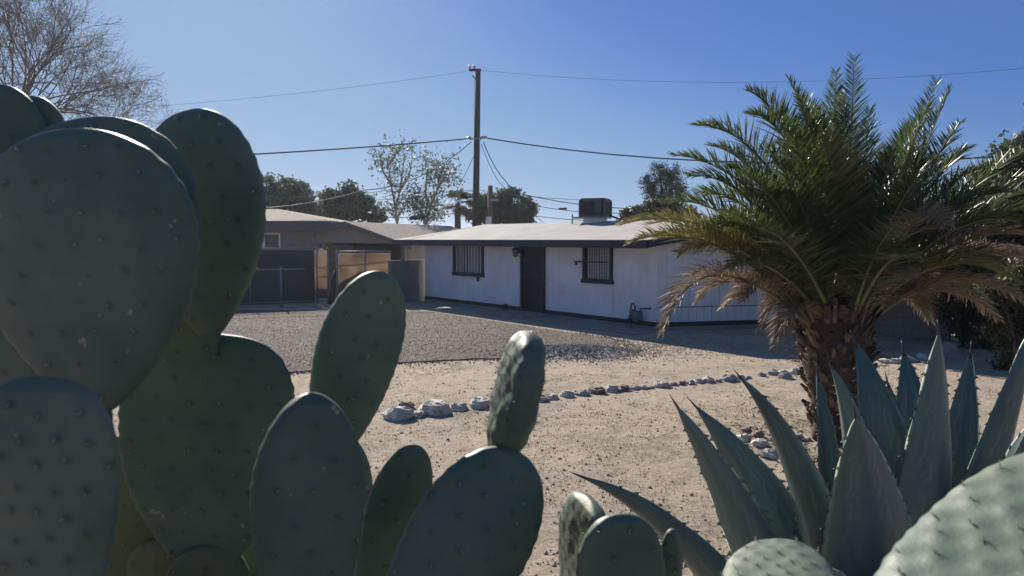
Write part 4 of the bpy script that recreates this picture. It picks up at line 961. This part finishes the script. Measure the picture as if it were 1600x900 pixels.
ppad(c1,(55,1080,.86),(68,588,.84),218,seed=8,hint=(.15,-1,.15),c=.66,waist=.2,T=.042,bump=.0030,arsp=.036,pw=2.4)    # P7
ppad(c1,(190,900,1.62),(190,690,1.62),160,seed=9,hint=(-.1,-1,.1),m='cactus_old',c=.55,waist=.4,pw=2.6)
ppad(c1,(250,1000,1.6),(250,845,1.58),100,seed=10,hint=(-.3,-1,.1),m='cactus_old',waist=.5)
ppad(c1,(330,1010,1.50),(320,850,1.50),130,seed=11,hint=(.3,-1,.1),waist=.5,c=.6,m='cactus_old')
ppad(c1,(375,1000,1.65),(393,795,1.66),50,seed=12,hint=(.8,-1,.2),waist=.4)
ppad(c1,(215,700,1.75),(182,690,1.55),90,seed=13,hint=(0,-.5,1),waist=.5)
support(c1,P(148,640,1.18),P(40,1050,1.2),40,.10); support(c1,P(40,1040,1.2),G1,41); support(c1,P(318,880,1.55),G1b,50); support(c1,P(55,1075,.88),V((-.62,1.2,-.03)),60); support(c1,P(-20,470,1.38),V((-.95,1.5,-.03)),70,.22)
support(c1,P(190,890,1.64),V((-.72,1.7,-.03)),75)
c2 = pear(-.2,1.35,'prickly pear left of centre with tall oval pads and one small sunlit pad on top')
G2 = V((-.22,1.4,-.03))
ppad(c2,(508,730,1.62),(597,424,1.60),128,seed=20,hint=(.55,-1,.1),c=.62,waist=.25,T=.048)    # P10
ppad(c2,(560,905,1.66),(548,690,1.62),62,seed=21,hint=(1.,-.7,.1),c=.5,waist=.5,m='cactus')
ppad(c2,(478,1010,1.12),(487,613,1.10),176,seed=22,hint=(.42,-1,.1),c=.62,waist=.4,T=.056,bump=.0022,pw=1.8)    # P11
ppad(c2,(572,960,1.48),(650,695,1.46),96,seed=23,hint=(.5,-1,.1),c=.62,waist=.3,T=.042)       # P13
ppad(c2,(575,860,1.58),(588,758,1.58),34,seed=24,hint=(.3,-1,.1),c=.6,waist=.4,T=.02)
ppad(c2,(600,1090,1.18),(812,706,1.30),196,seed=25,hint=(.42,-1,.16),c=.62,waist=.3,T=.050,bump=.002,pw=2.1)  # P15
ppad(c2,(783,704,1.34),(831,518,1.34),70,seed=26,hint=(-.97,-.17,.16),c=.62,waist=.35,T=.054,und_a=.006,bump=.0045,arsp=.026,asz=.003)   # P16
support(c2,P(478,1005,1.14),G2,80); support(c2,P(550,900,1.66),G2+V((.05,.1,0)),84); support(c2,P(574,955,1.5),G2+V((.08,.05,0)),88); support(c2,P(603,1082,1.2),G2+V((.12,-.05,0)),92)
ppad(c2,(550,905,1.66),(522,715,1.63),92,seed=28,hint=(.2,-1,.1),c=.6,waist=.5)
c3 = pear(.26,1.35,'low prickly pear cactus at the bottom centre with small pads beside the agave')
G3 = V((.28,1.4,-.03))
ppad(c3,(905,1010,1.30),(921,778,1.28),84,seed=30,hint=(-.95,-.26,.2),und_a=.006,c=.66,waist=.4,T=.038,bump=.004,arsp=.028)
ppad(c3,(975,1060,1.18),(968,803,1.16),142,seed=31,hint=(.1,-1,.12),c=.6,waist=.4,T=.035,pw=2.3)
ppad(c3,(1046,960,1.28),(1050,826,1.28),36,seed=32,hint=(-.5,-1,.2),c=.6,waist=.4,T=.022,bump=.003,arsp=.024)
support(c3,P(905,1005,1.3),G3,96); support(c3,P(975,1055,1.18),G3+V((.06,-.02,0)),100); support(c3,P(1046,955,1.28),G3+V((.1,.04,0)),104,.18)
c4_ = pear(.55,.95,'prickly pear cactus at the bottom right corner with one huge sunlit slanting pad')
G4 = V((.55,1.0,-.03))
ppad(c4_,(1215,1080,.76),(1218,856,1.10),190,seed=35,hint=(-.2,-.35,.9),c=.62,waist=.4,T=.045,bump=.0032,arsp=.03,pw=2.3)
ppad(c4_,(1395,1170,.62),(1775,700,.86),360,seed=36,hint=(-.45,-.15,.90),c=.55,waist=.4,T=.05,bump=.0038,arsp=.046,pw=2.3,asz=.0035,und_a=.0035)
support(c4_,P(1215,1075,.77),G4,108); support(c4_,P(1395,1205,.62),G4+V((.0,-.2,0)),112)
# ------------------------------------------------------------ haze
hz = MB(); hz.box((0,450,8.5),(3100,2200,19.)); ho = hz.build('haze','cable'); ho.data.materials.clear()
hm = bpy.data.materials.new('haze'); hm.use_nodes = True; hn = hm.node_tree; hn.nodes.remove(hn.nodes['Principled BSDF']); vol = hn.nodes.new('ShaderNodeVolumePrincipled')
vol.inputs['Color'].default_value = (.74,.86,1,1); vol.inputs['Density'].default_value = .00038; vol.inputs['Anisotropy'].default_value = .55
hn.links.new(vol.outputs[0], hn.nodes['Material Output'].inputs['Volume']); ho.data.materials.append(hm); tag(ho, 'thin pale haze in the air', 'haze', kind='stuff')
# ------------------------------------------------------------ light, sky, camera
AZ, EL = math.radians(-22), math.radians(27.5)
w = bpy.data.worlds.new('World'); scn.world = w; w.use_nodes = True; nt = w.node_tree; bg = nt.nodes['Background']
sky = nt.nodes.new('ShaderNodeTexSky'); sky.sky_type = 'NISHITA'; sky.sun_disc = False; sky.sun_elevation = EL; sky.sun_rotation = AZ
sky.air_density = 1.0; sky.dust_density = .6; sky.ozone_density = 2.5; sky.altitude = 700
EXPO = .72
def vmul(src, k):
    v = nt.nodes.new('ShaderNodeVectorMath'); v.operation = 'SCALE'; v.inputs['Scale'].default_value = k; nt.links.new(src, v.inputs[0]); return v.outputs[0]
cv = nt.nodes.new('ShaderNodeRGBCurve'); cm = cv.mapping; cm.extend = 'HORIZONTAL'   # compresses the glow round the sun the way the exposure of the photo does
SKY = [[(0,0),(.10,.075),(.18,.092),(.27,.085),(.5,.19),(.65,.235),(1,.29),(2,.42)],[(0,0),(.2,.175),(.43,.205),(.65,.31),(.8,.375),(1.2,.44),(2,.52)],[(0,0),(.35,.39),(.66,.53),(.83,.62),(1.1,.65),(2,.68)]]
for ci, ps in enumerate(SKY):
    c_ = cm.curves[ci]; c_.points[0].location = (0,0); c_.points[1].location = (1, ps[-1][1]/2)
    for x_, y_ in ps[1:-1]: c_.points.new(x_/2, y_/2)
cm.update(); nt.links.new(vmul(sky.outputs[0], .05), cv.inputs['Color']); nt.links.new(vmul(cv.outputs[0], 20/2**EXPO), bg.inputs[0]); bg.inputs[1].default_value = .10
sl = bpy.data.lights.new('sun','SUN'); sl.energy = 5.0; sl.angle = math.radians(.5); sl.color = (1,.92,.80)
so = bpy.data.objects.new('sun', sl); COL.objects.link(so)
sdir = V((math.sin(AZ)*math.cos(EL), math.cos(AZ)*math.cos(EL), math.sin(EL))); so.rotation_euler = (-sdir).to_track_quat('-Z','Y').to_euler(); so.location = (0,0,20)
cam = bpy.data.cameras.new('camera'); co = bpy.data.objects.new('camera', cam); COL.objects.link(co); co.location = (0,0,CAMZ); co.rotation_euler = (math.pi/2-TILT,0,0)
cam.sensor_width = 36; cam.lens = 36*F/1600; cam.clip_end = 6000; cam.clip_start = .05
cam.dof.use_dof = True; cam.dof.focus_distance = 6; cam.dof.aperture_fstop = 7.5
scn.camera = co
scn.view_settings.view_transform = 'Standard'; scn.view_settings.look = 'None'; scn.view_settings.exposure = EXPO; scn.view_settings.gamma = 1
scn.render.engine = 'CYCLES'
